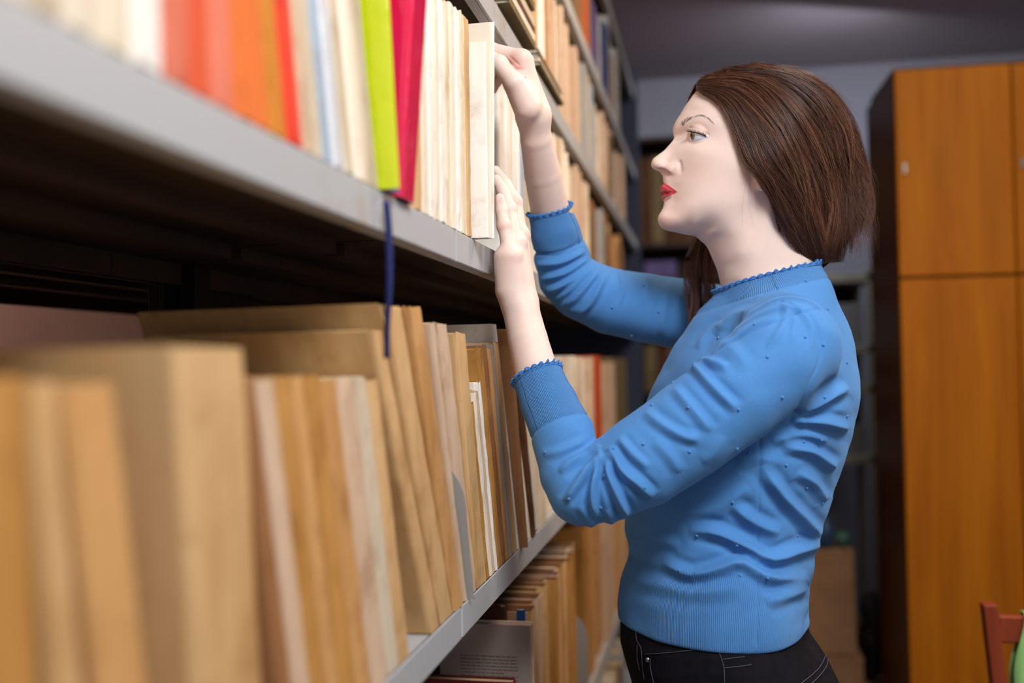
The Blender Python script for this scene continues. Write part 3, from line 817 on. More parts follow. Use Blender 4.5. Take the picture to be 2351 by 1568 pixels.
    # wispy ends at the back of the head
    for k in range(620):
        st = np.array([rs.uniform(1900, 1965), rs.uniform(340, 470)]); en = st + np.array([rs.uniform(18, 62), rs.uniform(60, 150)])
        en[0] = min(en[0], 2018); md = (st+en)/2 + np.array([rs.uniform(4, 16), rs.uniform(-8, 8)])
        S_ = smooth_curve([st, md, en, en+np.array([rs.uniform(-22, 6), rs.uniform(5, 30)])], NS); S_ = S_ + np.stack([rs.uniform(0.5, 3)*np.sin(tt*rs.uniform(5, 14)+rs.uniform(0, 6)), 0*tt], 1)
        Y_ = YC + 0.07 - 0.10*rs.uniform(0, 1)
        s0 = hairmap.surf_many(S_[:1], np.array([0.0]))[0]
        pts = np.array([at(a_, b_, s0[1]*(1-u_)+Y_*u_) for (a_, b_), u_ in zip(S_, np.sqrt(tt))])
        fl.append(pts); RDa.append(rs.uniform(0.00009, 0.00018)*np.clip(1.1-tt, 0.3, 1)); RNa.append(rs.uniform(0, 1))
    # frizz lying loosely over the surface
    for k in range(2000):
        g0 = rs.uniform(0.2, 6.98); t0 = rs.uniform(0.0, 0.75); ln = rs.uniform(0.12, 0.35)
        C = guide(g0, NS, t0, min(1, t0+ln)); T = np.gradient(C, axis=0); T /= np.linalg.norm(T, axis=1)[:, None]+1e-9; Np = np.stack([-T[:, 1], T[:, 0]], 1)
        S_ = C + Np*(rs.uniform(-22, 22)*tt**1.4 + rs.uniform(0.5, 4)*np.sin(tt*rs.uniform(3, 12)+rs.uniform(0, 6)))[:, None]
        fl.append(hairmap.surf_many(S_, 0.003+0.006*np.sin(math.pi*tt)*rs.uniform(0.2, 1))); RDa.append(np.full(NS, rs.uniform(0.00005, 0.00012))); RNa.append(rs.uniform(0.4, 1.0))
    # locks in front of the ear and along the neck
    for k in range(26):
        a0 = rs.uniform(-1, 1)
        S_ = smooth_curve([(1722+a0*8, 385), (1742+a0*6, 408+a0*4), (1762+a0*4, 440), (1778+a0*6, 480), (1800+a0*8, 530+a0*6)], NS)
        fl.append(hairmap.surf_many(S_, np.full(NS, 0.001))); RDa.append(np.full(NS, 0.00011)); RNa.append(rs.uniform(0, 1))
    for k in range(4):
        a0 = rs.uniform(-1, 1); b0 = rs.uniform(-14, 30)
        S_ = smooth_curve([(1716, 372), (1716+b0*.3, 420), (1712+b0*.6, 470), (1716+b0+a0*4, 520)][: 3+(k % 2)], NS)
        pts = head.surf_many(S_, np.full(NS, 0.0012)); fl.append(pts); RDa.append(np.full(NS, 0.00005)); RNa.append(rs.uniform(0.2, 1))
    # hair falling in front of the far shoulder
    for c in range(46):
        c0 = rs.uniform(0, 1); x0 = 1592+48*c0; yy = rs.uniform(1.385, 1.435)
        pth = smooth_curve([(x0+34, 470), (x0+4, 540), (1572+66*c0+rs.uniform(-6, 6), 610), (1578+62*c0+rs.uniform(-12, 12), 680), (1582+42*c0+rs.uniform(-8, 8), 740), (1576+30*c0+rs.uniform(-10, 6), rs.uniform(765, 800))], NS)
        pth = pth[:]; ph0 = rs.uniform(0, 6.28)
        for k in range(16):
            S_ = pth + np.stack([rs.normal(0, 2.6)*(1-0.6*tt) + 3.0*np.sin(tt*7+ph0)*tt, 0*tt], 1)
            y_ = yy + rs.normal(0, 0.004) - 0.02*tt
            fl.append(np.array([at(a_, b_, q) for (a_, b_), q in zip(S_, y_)])); RDa.append(rs.uniform(0.00012, 0.0002)*np.clip(1.1-tt**2, 0.3, 1)); RNa.append(rs.uniform(0.2, 1.0))
    allP.append(np.array(fl))
    A = np.concatenate(allP); RDa = np.array([np.broadcast_to(r, NS) for r in RDa]); RNa = np.array(RNa)
    V, F = strands_vf(A, RDa, 3)
    mesh_obj('hair_strands', V, F, M_hair, base, True, attrs={'rnd': np.repeat(RNa, NS*3)})
    # brow and lashes
    B = []; R_ = []
    BR = smooth_curve([(1566,288),(1573,280),(1584,273),(1606,266),(1624,271),(1640,285)], 40)
    for k in range(230):
        u = rs.beta(1.0, 1.3); i = min(int(u*38), 38); p = BR[i]; tdir = BR[i+1]-BR[i]; tdir /= np.linalg.norm(tdir); nd = np.array([tdir[1], -tdir[0]])
        wdt = 3.6*(1-u)**0.7+0.8; s0 = p - nd*rs.uniform(-0.9, 0.9)*wdt; ang_ = (0.55*(1-u) + 0.05); L_ = rs.uniform(5, 8)
        e = s0 + (tdir*(1-0.4*ang_) + nd*ang_)*L_
        S_ = smooth_curve([s0, (s0+e)/2+nd*0.6, e], 6)
        B.append(head.surf_many(S_, np.array([-0.0002, .0004, .0008, .001, .0011, .0010]))); R_.append(np.linspace(0.00007, 0.00002, 6))
    E_ = smooth_curve([(1585,302.5),(1592,304.5),(1600,306.5),(1608,309),(1616,311.8),(1623,314.5)], 50)
    for k in range(95):
        u = (k+rs.uniform(0, 1))/95; i = min(int(u*48), 48); p = E_[i]
        L_ = (16-9*u)*rs.uniform(0.75, 1.1); a0 = math.radians(160 - 58*u + rs.uniform(-14, 14)); d_ = np.array([math.cos(a0), -math.sin(a0)])
        up = np.array([0.25, -1.0])
        P0 = EYE_C + 0; base_w = EYE_R+0.0014
        # root on the lid, tip out in front of it and curled upward
        rt = ball_hit(p, base_w); tip2 = p + d_*L_ + up*2.0; mid2 = p + d_*L_*0.55 - up*0.6
        dep = rt[1]
        pts = [rt, at(mid2[0], mid2[1], dep-0.0015), at(tip2[0], tip2[1], dep-0.002)]
        B.append(smooth_curve(pts, 6)); R_.append(np.linspace(0.00016, 0.00004, 6))
    V, F = strands_vf(np.array(B), np.array(R_), 4)
    mesh_obj('brow_and_lashes', V, F, M_lash, root, True)
    return base
def ball_hit(p, r):
    d = ray(*p); d = d/np.linalg.norm(d); oc = CAM-EYE_C; b = oc @ d; q = b*b - (oc @ oc - r*r)
    return CAM + d*(-b-math.sqrt(max(q, 0)))
def strands_vf(A, Rr, n=3):
    S_, K, _ = A.shape
    T = np.gradient(A, axis=1); T /= np.linalg.norm(T, axis=2)[..., None]+1e-12
    up = np.array([0.3, 0.2, 0.93]); E1 = np.cross(T, up); E1 /= np.linalg.norm(E1, axis=2)[..., None]+1e-12; E2 = np.cross(T, E1)
    a = np.arange(n)*2*math.pi/n
    P = A[:, :, None]+Rr[:, :, None, None]*(np.cos(a)[:, None]*E1[:, :, None]+np.sin(a)[:, None]*E2[:, :, None])
    V = P.reshape(-1, 3)
    s = np.arange(S_)[:, None, None]*K*n; k = np.arange(K-1)[None, :, None]*n; j = np.arange(n)[None, None]
    a0 = s+k+j; a1 = s+k+(j+1) % n
    F = np.stack([a0, a1, a1+n, a0+n], -1).reshape(-1, 4)
    return V, F
# ---------------------------------------------------------------- materials of the woman
def knit_mat(name, c1, c2, edge=False):
    m, nt, b = new_mat(name)
    b.inputs['Roughness'].default_value = 0.85; b.inputs['Specular IOR Level'].default_value = 0.15
    b.inputs['Sheen Weight'].default_value = 0.35; b.inputs['Sheen Roughness'].default_value = 0.5
    b.inputs['Sheen Tint'].default_value = S('#9fc4ee')
    tc = N(nt, 'ShaderNodeTexCoord')
    nz = N(nt, 'ShaderNodeTexNoise', i_Scale=900.0, i_Detail=3.0); nt.links.new(tc.outputs['Object'], nz.inputs[0])
    wv = N(nt, 'ShaderNodeTexWave', i_Scale=600.0, i_Distortion=1.5, i_Detail=1.0); wv.bands_direction = 'DIAGONAL'; nt.links.new(tc.outputs['Object'], wv.inputs[0])
    fine = N(nt, 'ShaderNodeMath', operation='MULTIPLY_ADD'); fine.inputs[1].default_value = 0.3
    nt.links.new(wv.outputs[0], fine.inputs[0]); nt.links.new(nz.outputs[0], fine.inputs[2])
    ar = N(nt, 'ShaderNodeAttribute', attribute_name='rib'); ap = N(nt, 'ShaderNodeAttribute', attribute_name='phase')
    tp = N(nt, 'ShaderNodeMath', operation='MULTIPLY'); tp.inputs[1].default_value = 2*math.pi; nt.links.new(ap.outputs['Fac'], tp.inputs[0])
    sn = N(nt, 'ShaderNodeMath', operation='SINE'); nt.links.new(tp.outputs[0], sn.inputs[0])
    rb = N(nt, 'ShaderNodeMath', operation='MULTIPLY'); nt.links.new(sn.outputs[0], rb.inputs[0]); nt.links.new(ar.outputs['Fac'], rb.inputs[1])
    hh = N(nt, 'ShaderNodeMath', operation='MULTIPLY_ADD'); hh.inputs[1].default_value = 1.6; nt.links.new(rb.outputs[0], hh.inputs[0]); nt.links.new(fine.outputs[0], hh.inputs[2])
    bp = N(nt, 'ShaderNodeBump', i_Strength=0.8, i_Distance=0.0004); nt.links.new(hh.outputs[0], bp.inputs['Height']); nt.links.new(bp.outputs[0], b.inputs['Normal'])
    mx = N(nt, 'ShaderNodeMix', data_type='RGBA'); mx.inputs['A'].default_value = S(c1); mx.inputs['B'].default_value = S(c2)
    f1 = N(nt, 'ShaderNodeMath', operation='MULTIPLY_ADD'); f1.inputs[1].default_value = -0.2; f1.inputs[2].default_value = 0.12; nt.links.new(rb.outputs[0], f1.inputs[0])  # shade of the rib grooves put into the colour
    f2 = N(nt, 'ShaderNodeMath', operation='MULTIPLY'); nt.links.new(f1.outputs[0], f2.inputs[0]); nt.links.new(ar.outputs['Fac'], f2.inputs[1])
    nl = N(nt, 'ShaderNodeMath', operation='MULTIPLY'); nl.inputs[1].default_value = 0.3; nt.links.new(nz.outputs[0], nl.inputs[0])
    f3 = N(nt, 'ShaderNodeMath', operation='ADD'); nt.links.new(f2.outputs[0], f3.inputs[0]); nt.links.new(nl.outputs[0], f3.inputs[1])
    nt.links.new(f3.outputs[0], mx.inputs['Factor']); nt.links.new(mx.outputs['Result'], b.inputs['Base Color'])
    return m
M_knit = knit_mat('blue_knit', '#5795d6', '#2a62a8')
M_knit_edge = knit_mat('blue_knit_edge', '#4a88cc', '#2459a0')
M_denim = pbr('black_denim', '#17161d', 0.9, 0.15, col2='#0e0e14', nscale=60, bump=0.3, bscale=900)
M_stitch = pbr('denim_stitching', '#4a4b58', 0.8)
M_rivet = pbr('rivet_metal', '#9a948a', 0.35, metal=0.9)
M_shoe = pbr('shoe_leather', '#141214', 0.5)
M_lash = pbr('brow_hair', '#241611', 0.7)
def skin_mat():
    m, nt, b = new_mat('skin')
    b.inputs['Roughness'].default_value = 0.5; b.inputs['Specular IOR Level'].default_value = 0.35
    b.inputs['Subsurface Weight'].default_value = 0.18; b.inputs['Subsurface Radius'].default_value = (1.0, 0.35, 0.2); b.inputs['Subsurface Scale'].default_value = 0.006
    tc = N(nt, 'ShaderNodeTexCoord')
    nz = N(nt, 'ShaderNodeTexNoise', i_Scale=28.0, i_Detail=4.0); nt.links.new(tc.outputs['Object'], nz.inputs[0])
    mx = N(nt, 'ShaderNodeMix', data_type='RGBA'); mx.inputs['A'].default_value = S('#f1ddd1'); mx.inputs['B'].default_value = S('#e9ccbe'); nt.links.new(nz.outputs[0], mx.inputs['Factor'])
    cur = mx.outputs['Result']
    for attr, col in (('blush', '#d08a7e'), ('lips', '#c2474f'), ('liner', '#5f86c8'), ('nail', '#e8bdb4')):
        a = N(nt, 'ShaderNodeAttribute', attribute_name=attr); x = N(nt, 'ShaderNodeMix', data_type='RGBA'); x.inputs['B'].default_value = S(col)
        nt.links.new(a.outputs['Fac'], x.inputs['Factor']); nt.links.new(cur, x.inputs['A']); cur = x.outputs['Result']
    nt.links.new(cur, b.inputs['Base Color'])
    n2 = N(nt, 'ShaderNodeTexNoise', i_Scale=700.0, i_Detail=3.0); nt.links.new(tc.outputs['Object'], n2.inputs[0])
    bp = N(nt, 'ShaderNodeBump', i_Strength=0.12, i_Distance=0.0006); nt.links.new(n2.outputs[0], bp.inputs['Height']); nt.links.new(bp.outputs[0], b.inputs['Normal'])
    return m
M_skin = skin_mat()
def hair_mat():
    m, nt, b = new_mat('brown_hair')
    a = N(nt, 'ShaderNodeAttribute', attribute_name='rnd')
    rp = N(nt, 'ShaderNodeValToRGB'); e = rp.color_ramp.elements
    e[0].color = S('#2e1c16'); e[1].color = S('#98694c'); e[1].position = 1.0
    k = rp.color_ramp.elements.new(0.5); k.color = S('#563528')
    nt.links.new(a.outputs['Fac'], rp.inputs[0]); nt.links.new(rp.outputs[0], b.inputs['Base Color'])
    b.inputs['Roughness'].default_value = 0.38; b.inputs['Specular IOR Level'].default_value = 0.45
    return m
M_hair = hair_mat()
M_scalp = pbr('scalp_hair', '#2c1913', 0.9, 0.05)
def eye_mats():
    m, nt, b = new_mat('eye_surface')
    tc = N(nt, 'ShaderNodeTexCoord'); sp = N(nt, 'ShaderNodeSeparateXYZ'); nt.links.new(tc.outputs['Object'], sp.inputs[0])
    # local +Z is the gaze; colour by the angle from it
    dv = N(nt, 'ShaderNodeMath', operation='DIVIDE'); dv.inputs[1].default_value = EYE_R; nt.links.new(sp.outputs['Z'], dv.inputs[0])
    rp = N(nt, 'ShaderNodeValToRGB'); rp.color_ramp.interpolation = 'LINEAR'; E = rp.color_ramp.elements
    E[0].position = 0.0; E[0].color = S('#dfe3ea'); E[1].position = 1.0; E[1].color = S('#050505')
    for p, c in ((0.885, '#d5dbe4'), (0.90, '#3f3a30'), (0.915, '#8a7a4c'), (0.965, '#9a7c48'), (0.975, '#0a0808')):
        k = E.new(p); k.color = S(c)
    nt.links.new(dv.outputs[0], rp.inputs[0]); nt.links.new(rp.outputs[0], b.inputs['Base Color'])
    b.inputs['Roughness'].default_value = 0.08; b.inputs['Specular IOR Level'].default_value = 0.6; b.inputs['Coat Weight'].default_value = 0.5
    return m
M_eye = eye_mats()

SW_RES, BODY_RES, HAIR_CLUMPS, HAIR_PER = 0.0019, 0.0011, 460, 15
if globals().get('QUICK'): SW_RES, BODY_RES, HAIR_CLUMPS, HAIR_PER = 0.0026, 0.0016, 330, 12

def build_woman():
    root = empty('person', (0.30, YC, 0.0))
    tag(root, 'woman with brown hair in a blue knitted sweater and black jeans reaching for books', 'person')
    real = root.location.copy(); root.location = (0, 0, 0)
    V, F = surface_nets(body_f, *BODY_BOX, BODY_RES); V = face_graph_smooth(V, F, 1)
    n = len(V); lips = np.zeros(n); blush = np.zeros(n); liner = np.zeros(n); nail = np.zeros(n)
    m = np.linalg.norm(V-at(1560,400,YC), axis=1) < 0.09
    Q = head.fold(V[m]); lf = lips_f(Q); QP = proj(Q)
    poly = [(1500,423),(1515,419.5),(1521,418),(1535,425.5),(1546,433.5),(1556,440.5),(1550,444),(1541,448.5),(1530,452.5),(1523,459.8),(1516,461.5),(1500,461)]
    wq = np.abs((Q-horg) @ head.Wd)
    lips[m] = np.clip(0.5-inside_sd(QP, poly)/1.2, 0, 1)*(wq < 0.030)
    d, par = polyline_dist(QP, [(1588,322.5),(1595,322),(1604,320),(1614,317.3),(1624,314.5)])
    liner[m] = 0.75*np.clip((2.2-d)/1.2, 0, 1)
    d, par = polyline_dist(QP, [(1585,302),(1600,305.5),(1612,309),(1624,313.5)])
    for c, r, a in ((hp(1600,385,-44), .022, .12), (hp(1520,380,-6), .012, .25), (hp(1745,420,-72), .015, .3), (hp(1600,300,-40), .012, .28), (hp(1530,505,-10), .018, .22)):
        blush += a*np.exp(-(np.linalg.norm(head.fold(V)-c, axis=1)/r)**2)
    for c, r, a in ((J(1205,541,1.205), .010, .35), (J(1186,462,1.21), .008, .35), (J(1157,520,1.17), .008, .35), (J(1172,592,1.17), .010, .4), (J(1180,140,1.23), .012, .6), (J(1160,200,1.215), .012, .35), (J(1195,165,1.23), .012, .4), (J(1147,470,1.17), .006, .2)):
        blush += a*np.exp(-(np.linalg.norm(V-c, axis=1)/r)**2)
    # nail of the little finger
    P = V-J(1151.5, 455, 1.176)
    nail = np.clip((1-np.linalg.norm(P/np.array([.0050, .0060, .0085]), axis=1))/0.15, 0, 1)
    body = mesh_obj('body', V, F, M_skin, root, True, attrs={'lips': lips, 'blush': np.clip(blush, 0, 1), 'liner': liner, 'nail': nail})
    import bmesh
    for s_ in (1, -1):
        bm = bmesh.new(); bmesh.ops.create_uvsphere(bm, u_segments=48, v_segments=36, radius=EYE_R)
        c = EYE_C.copy(); vd = (CAM-c)/np.linalg.norm(CAM-c)
        side = np.cross(vd, (0, 0, 1)); side /= np.linalg.norm(side); side = -side if side[0] > 0 else side
        a = math.radians(56); gz = vd*math.cos(a)+side*math.sin(a); gz[2] += 0.02; gz /= np.linalg.norm(gz)
        if s_ < 0:
            w = (c-horg) @ head.Wd; c = c-2*w*head.Wd
        me = bpy.data.meshes.new('eye'); bm.to_mesh(me); bm.free(); me.materials.append(M_eye); me.polygons.foreach_set('use_smooth', np.ones(len(me.polygons), bool))
        e = link(bpy.data.objects.new('eye', me), root); e.location = c; e.rotation_euler = Vector(gz).to_track_quat('Z', 'Y').to_euler()
    build_sweater(root); build_legs(root); build_hair(root)
    root.location = real
    for ch in root.children: ch.matrix_parent_inverse = Matrix.Translation(-real)
    return root
# ---------------------------------------------------------------- the room
def wall(name, x0, x1, y0, y1, z0, z1, mat):
    mb = MB(); mb.box(x0, x1, y0, y1, z0, z1); o = mb.build(name, mat); tag(o, kind='structure'); return o
M_wall = pbr('wall_paint', '#8b8f9e', 0.85, 0.15, col2='#858897', nscale=3, bump=0.15, bscale=60)
M_wall_l = pbr('wall_paint_warm', '#b08a7c', 0.85, 0.15, col2='#a88274', nscale=3)
M_ceil = pbr('ceiling_paint', '#b3a8b3', 0.95, 0.0, col2='#aea4ae', nscale=2)
def floor_mat():
    m, nt, b = new_mat('wood_floor'); tc = N(nt, 'ShaderNodeTexCoord')
    br = N(nt, 'ShaderNodeTexBrick', i_Scale=1.0); br.inputs['Brick Width'].default_value = 0.9; br.inputs['Row Height'].default_value = 0.09
    br.inputs['Mortar Size'].default_value = 0.002; br.inputs['Color1'].default_value = S('#6b4a34'); br.inputs['Color2'].default_value = S('#5a3c2a'); br.inputs['Mortar'].default_value = S('#22150e')
    nt.links.new(tc.outputs['Object'], br.inputs[0]); nt.links.new(br.outputs[0], b.inputs['Base Color']); b.inputs['Roughness'].default_value = 0.5
    return m
wall('floor', -1.5, 3.0, -2.6, 5.1, -0.1, 0.0, floor_mat())
wall('ceiling', -1.5, 3.0, -2.6, 5.1, 2.72, 2.82, M_ceil)
wall('wall_back', -1.5, 3.0, 5.0, 5.1, 0.0, 2.72, M_wall)
wall('wall_left', -1.5, -1.4, -2.6, 5.0, 0.0, 2.72, M_wall_l)
wall('wall_right', 2.9, 3.0, -2.6, 5.0, 0.0, 2.72, M_wall)
mb = MB(); mb.box(-1.4, 2.9, 4.985, 5.0, 0, 0.09); tag(mb.build('baseboard_back', M_wall_l), kind='structure')

# ---------------------------------------------------------------- steel shelving
def steel_mat():
    m, nt, b = new_mat('grey_painted_steel'); tc = N(nt, 'ShaderNodeTexCoord')
    nz = N(nt, 'ShaderNodeTexNoise', i_Scale=9.0, i_Detail=8.0, i_Roughness=0.7); nt.links.new(tc.outputs['Object'], nz.inputs[0])
    rp = N(nt, 'ShaderNodeValToRGB'); e = rp.color_ramp.elements; e[0].position = 0.56; e[0].color = S('#b3b6b8'); e[1].position = 0.70; e[1].color = S('#a8957a')
    nt.links.new(nz.outputs[0], rp.inputs[0]); nt.links.new(rp.outputs[0], b.inputs['Base Color']); b.inputs['Roughness'].default_value = 0.45; b.inputs['Specular IOR Level'].default_value = 0.4
    return m
M_steel = steel_mat()
M_upright = pbr('dark_upright', '#14110f', 0.6)
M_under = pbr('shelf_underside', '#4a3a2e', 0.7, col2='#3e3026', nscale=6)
SHELF = {'floor': 0.14, 'E': 0.595, 'C': 1.047, 'A': 1.446, 'B': 1.773, 'D': 2.045, 'top': 2.36}
BAYS = [(-0.45, 1.024), (1.029, 1.99), (1.995, 2.93), (2.935, 3.86)]
def shelving(x0, x1, front, label, name='shelving_unit', mat=None):
    root = empty(name, (x0, 0.0, 0.0)); tag(root, label, 'shelving')
    for y in [-0.43, 1.20, 1.9925, 2.9325, 3.85]:
        for x in (x0+0.02*(1 if x1 > x0 else -1)*0 + (x1-x0)*0.97,):
            mb = MB(); mb.box(x-0.012, x+0.012, y-0.02, y+0.02, 0, 2.42, b=0.002); o = mb.build('upright', M_upright, None); o.parent = root; o.matrix_parent_inverse = Matrix.Translation((-x0, 0, 0))
    for k, z in SHELF.items():
        for (a, b_) in BAYS:
            mb = MB(); sg = 1 if x1 < x0 else -1      # sg=1: front edge at the larger x
            th = 0.034
            # plate, folded front lip with returned edge, back lip
            mb.box(x0-0.001*sg, x1, a, b_, z-0.004, z, m=0)
            mb.box(x0, x0-0.004*sg, a, b_, z-th, z, m=0, b=0.0012)
            mb.box(x0-0.004*sg, x0-0.016*sg, a, b_, z-th, z-th+0.003, m=0)
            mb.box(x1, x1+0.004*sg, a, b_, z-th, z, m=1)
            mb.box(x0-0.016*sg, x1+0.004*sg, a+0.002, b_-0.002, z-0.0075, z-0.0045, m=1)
            for q in (0.3, 0.7):
                yy = a+(b_-a)*q
            xm0, xm1 = x0-0.02*sg, x1+0.02*sg
            for q in (0.33, 0.66):
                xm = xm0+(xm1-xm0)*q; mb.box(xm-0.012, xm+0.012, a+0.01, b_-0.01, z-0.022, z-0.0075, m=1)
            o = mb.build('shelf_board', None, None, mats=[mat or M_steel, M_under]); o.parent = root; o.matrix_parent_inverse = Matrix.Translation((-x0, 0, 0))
    return root
su = shelving(0.0, -0.41, True, 'grey steel shelving full of books along the left side of the aisle')
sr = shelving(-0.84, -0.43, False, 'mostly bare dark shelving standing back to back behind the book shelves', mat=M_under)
# a wide dark upright between the two rows and the blue end panel
mb = MB(); mb.box(-0.424, -0.418, 1.156, 1.407, 0.0, 2.42, b=0.001); o = mb.build('back_plate', M_upright); o.parent = su
mb = MB(); mb.box(-0.425, 0.012, 3.875, 3.90, 0.0, 2.45, b=0.003); o = mb.build('end_panel', pbr('blue_grey_panel', '#2a3148', 0.6)); o.parent = su

# ---------------------------------------------------------------- wardrobe
def wood_mat(name, c1, c2, rough=0.35, scale=1.0, axis='Z'):
    m, nt, b = new_mat(name); tc = N(nt, 'ShaderNodeTexCoord'); mp = N(nt, 'ShaderNodeMapping')
    mp.inputs['Scale'].default_value = {'Z': (14*scale, 14*scale, 0.9*scale), 'X': (0.9*scale, 14*scale, 14*scale)}[axis]
    nt.links.new(tc.outputs['Object'], mp.inputs[0])
    nz = N(nt, 'ShaderNodeTexNoise', i_Scale=1.6, i_Detail=6.0, i_Distortion=1.2); nt.links.new(mp.outputs[0], nz.inputs[0])
    rp = N(nt, 'ShaderNodeValToRGB'); e = rp.color_ramp.elements; e[0].position = 0.3; e[0].color = S(c1); e[1].position = 0.7; e[1].color = S(c2)
    nt.links.new(nz.outputs[0], rp.inputs[0]); nt.links.new(rp.outputs[0], b.inputs['Base Color']); b.inputs['Roughness'].default_value = rough
    b.inputs['Specular IOR Level'].default_value = 0.12
    return m
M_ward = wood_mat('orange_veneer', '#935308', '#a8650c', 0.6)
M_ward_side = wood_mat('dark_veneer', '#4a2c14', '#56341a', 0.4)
M_metal = pbr('dull_metal', '#6a655c', 0.4, metal=0.8)
M_black = pbr('black_gap', '#0b0908', 0.8)
WZ = math.radians(2)
wr_root = empty('wardrobe', (0.803, 3.0, 0.0)); wr_root.rotation_euler = (0, 0, WZ)
tag(wr_root, 'tall orange wooden wardrobe with a dark side standing right of the aisle', 'wardrobe')
def wpart(name, boxes, mat, parent=wr_root):
    mb = MB()
    for bx in boxes: mb.box(*bx, b=0.003)
    return mb.build(name, mat, parent)
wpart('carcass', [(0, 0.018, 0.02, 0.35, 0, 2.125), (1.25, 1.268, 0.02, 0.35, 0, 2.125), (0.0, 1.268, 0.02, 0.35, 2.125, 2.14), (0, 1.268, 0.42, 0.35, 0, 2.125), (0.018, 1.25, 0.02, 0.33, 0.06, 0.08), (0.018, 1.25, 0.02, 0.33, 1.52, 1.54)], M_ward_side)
for i, (a, b_) in enumerate(((0.0, 0.312), (0.316, 0.78), (0.784, 1.268))):
    d = wpart('door', [(a, b_, 0.0, 0.019, 0.07, 1.528)], M_ward)
    mb = MB(); mb.box(b_-0.03, b_-0.02, -0.004, 0.0, 0.42, 0.45, b=0.001); mb.build('keyhole', M_metal, d)
    d = wpart('upper_door', [(a, b_, 0.0, 0.019, 1.535, 2.128)], M_ward)
    mb = MB(); mb.box(a+0.014, a+0.026, -0.006, 0.0, 1.83, 1.86, b=0.001); mb.build('keyhole', M_metal, d)

# ---------------------------------------------------------------- wooden chair with a green cloth
M_chair = wood_mat('red_brown_wood', '#7a3420', '#8e4228', 0.45)
def chair():
    root = empty('folding_chair', (0.700, 1.75, 0.0)); tag(root, 'red-brown wooden chair with a slatted back at the right edge', 'chair')
    def p(name, pts, w, d):
        mb = MB(); L = np.array(pts); 
        for i in range(len(L)-1):
            a, b_ = L[i], L[i+1]; mb.add([(a[0]-w, a[1]-d, a[2]), (a[0]+w, a[1]-d, a[2]), (a[0]+w, a[1]+d, a[2]), (a[0]-w, a[1]+d, a[2]),
                (b_[0]-w, b_[1]-d, b_[2]), (b_[0]+w, b_[1]-d, b_[2]), (b_[0]+w, b_[1]+d, b_[2]), (b_[0]-w, b_[1]+d, b_[2])],
                [(0, 3, 2, 1), (4, 5, 6, 7), (0, 1, 5, 4), (1, 2, 6, 5), (2, 3, 7, 6), (3, 0, 4, 7)])
        o = mb.build(name, M_chair, root)
        bv = o.modifiers.new('b', 'BEVEL'); bv.width = 0.003; bv.segments = 2
        return o
    p('back_post', [(0.075, 0.0, 0.0), (0.0, 0.0, 0.90)], 0.011, 0.014)
    p('back_post', [(0.515, 0.0, 0.0), (0.44, 0.0, 0.90)], 0.011, 0.014)
    mb = MB(); mb.box(0.012, 0.44, -0.010, 0.008, 0.838, 0.882, b=0.003); mb.build('back_rail', M_chair, root)
    mb = MB(); mb.box(0.035, 0.46, -0.010, 0.008, 0.62, 0.665, b=0.003); mb.build('back_rail', M_chair, root)
    mb = MB()
    for i in range(6): mb.box(0.05, 0.50, 0.02+i*0.062, 0.072+i*0.062, 0.44, 0.455, b=0.003)
    mb.build('seat', M_chair, root)
    p('leg', [(0.075, 0.39, 0.0), (0.055, 0.30, 0.44)], 0.011, 0.013); p('leg', [(0.49, 0.39, 0.0), (0.49, 0.30, 0.44)], 0.011, 0.013)
chair()
def cloth():
    M_cloth = pbr('green_cloth', '#a8e08c', 0.85, 0.15, col2='#9cd682', nscale=14)
    V = []; F = []; nu, nv = 14, 30
    for side in (0,):
        for i in range(nv):
            t = i/(nv-1)
            for j in range(nu):
                u = j/(nu-1); s_ = t*0.36-0.17
                x = 0.742+u*0.20 - 0.004*math.sin(t*9)
                if abs(s_) < 0.014: y = 1.749+s_; z = 0.8875
                else: y = 1.749+math.copysign(0.0155+0.004*math.sin(u*11+s_*8)*min(1, (abs(s_)-0.014)*15), s_); z = 0.8875-(abs(s_)-0.014)*1.0
                V.append((x+0.006*math.sin(z*30+u*3), y, z))
    for i in range(nv-1):
        for j in range(nu-1): F.append((i*nu+j, i*nu+j+1, (i+1)*nu+j+1, (i+1)*nu+j))
    o = mesh_obj('cloth', V, F, M_cloth, None, True); sd = o.modifiers.new('s', 'SOLIDIFY'); sd.thickness = 0.002; sd.offset = 0
    tag(o, 'light green cloth hanging over the back rail of the wooden chair', 'cloth')
cloth()

# ---------------------------------------------------------------- far wall: bookcase, metal rack, boxes
M_bc = pbr('dark_bookcase_wood', '#3c2c22', 0.6, col2='#332419', nscale=5)
bc = empty('bookcase', (-0.35, 4.68, 0.0)); tag(bc, 'dark wooden bookcase against the far wall behind the woman', 'bookcase')
def bpart(name, boxes, mat, root, b=0.002):
    mb = MB()
    for bx in boxes: mb.box(*bx, b=b)
    return mb.build(name, mat, root)
bpart('case', [(0, 0.02, 0, 0.28, 0, 2.36), (0.98, 1.0, 0, 0.28, 0, 2.36), (0, 1.0, 0, 0.28, 2.34, 2.36), (0.02, 0.98, 0.27, 0.28, 0, 2.34)], M_bc, bc)
for z in (0.1, 0.45, 0.80, 1.15, 1.42, 1.68, 1.84): bpart('shelf_board', [(0.02, 0.98, 0.0, 0.27, z, z+0.02)], M_bc, bc)
rk = empty('metal_rack', (0.33, 4.15, 0.0)); tag(rk, 'grey metal rack with boxes behind the woman, left of the wardrobe', 'rack')
M_rack = pbr('olive_grey_metal', '#8c8a7c', 0.5)
for x in (0.0, 0.555):
    for y in (0.0, 0.38): bpart('rack_post', [(x, x+0.03, y, y+0.03, 0, 1.665)], M_rack, rk)
for z in (1.61, 1.325, 1.165, 0.885): bpart('rack_shelf', [(0.0, 0.585, 0.0, 0.41, z, z+0.035)], M_rack, rk)
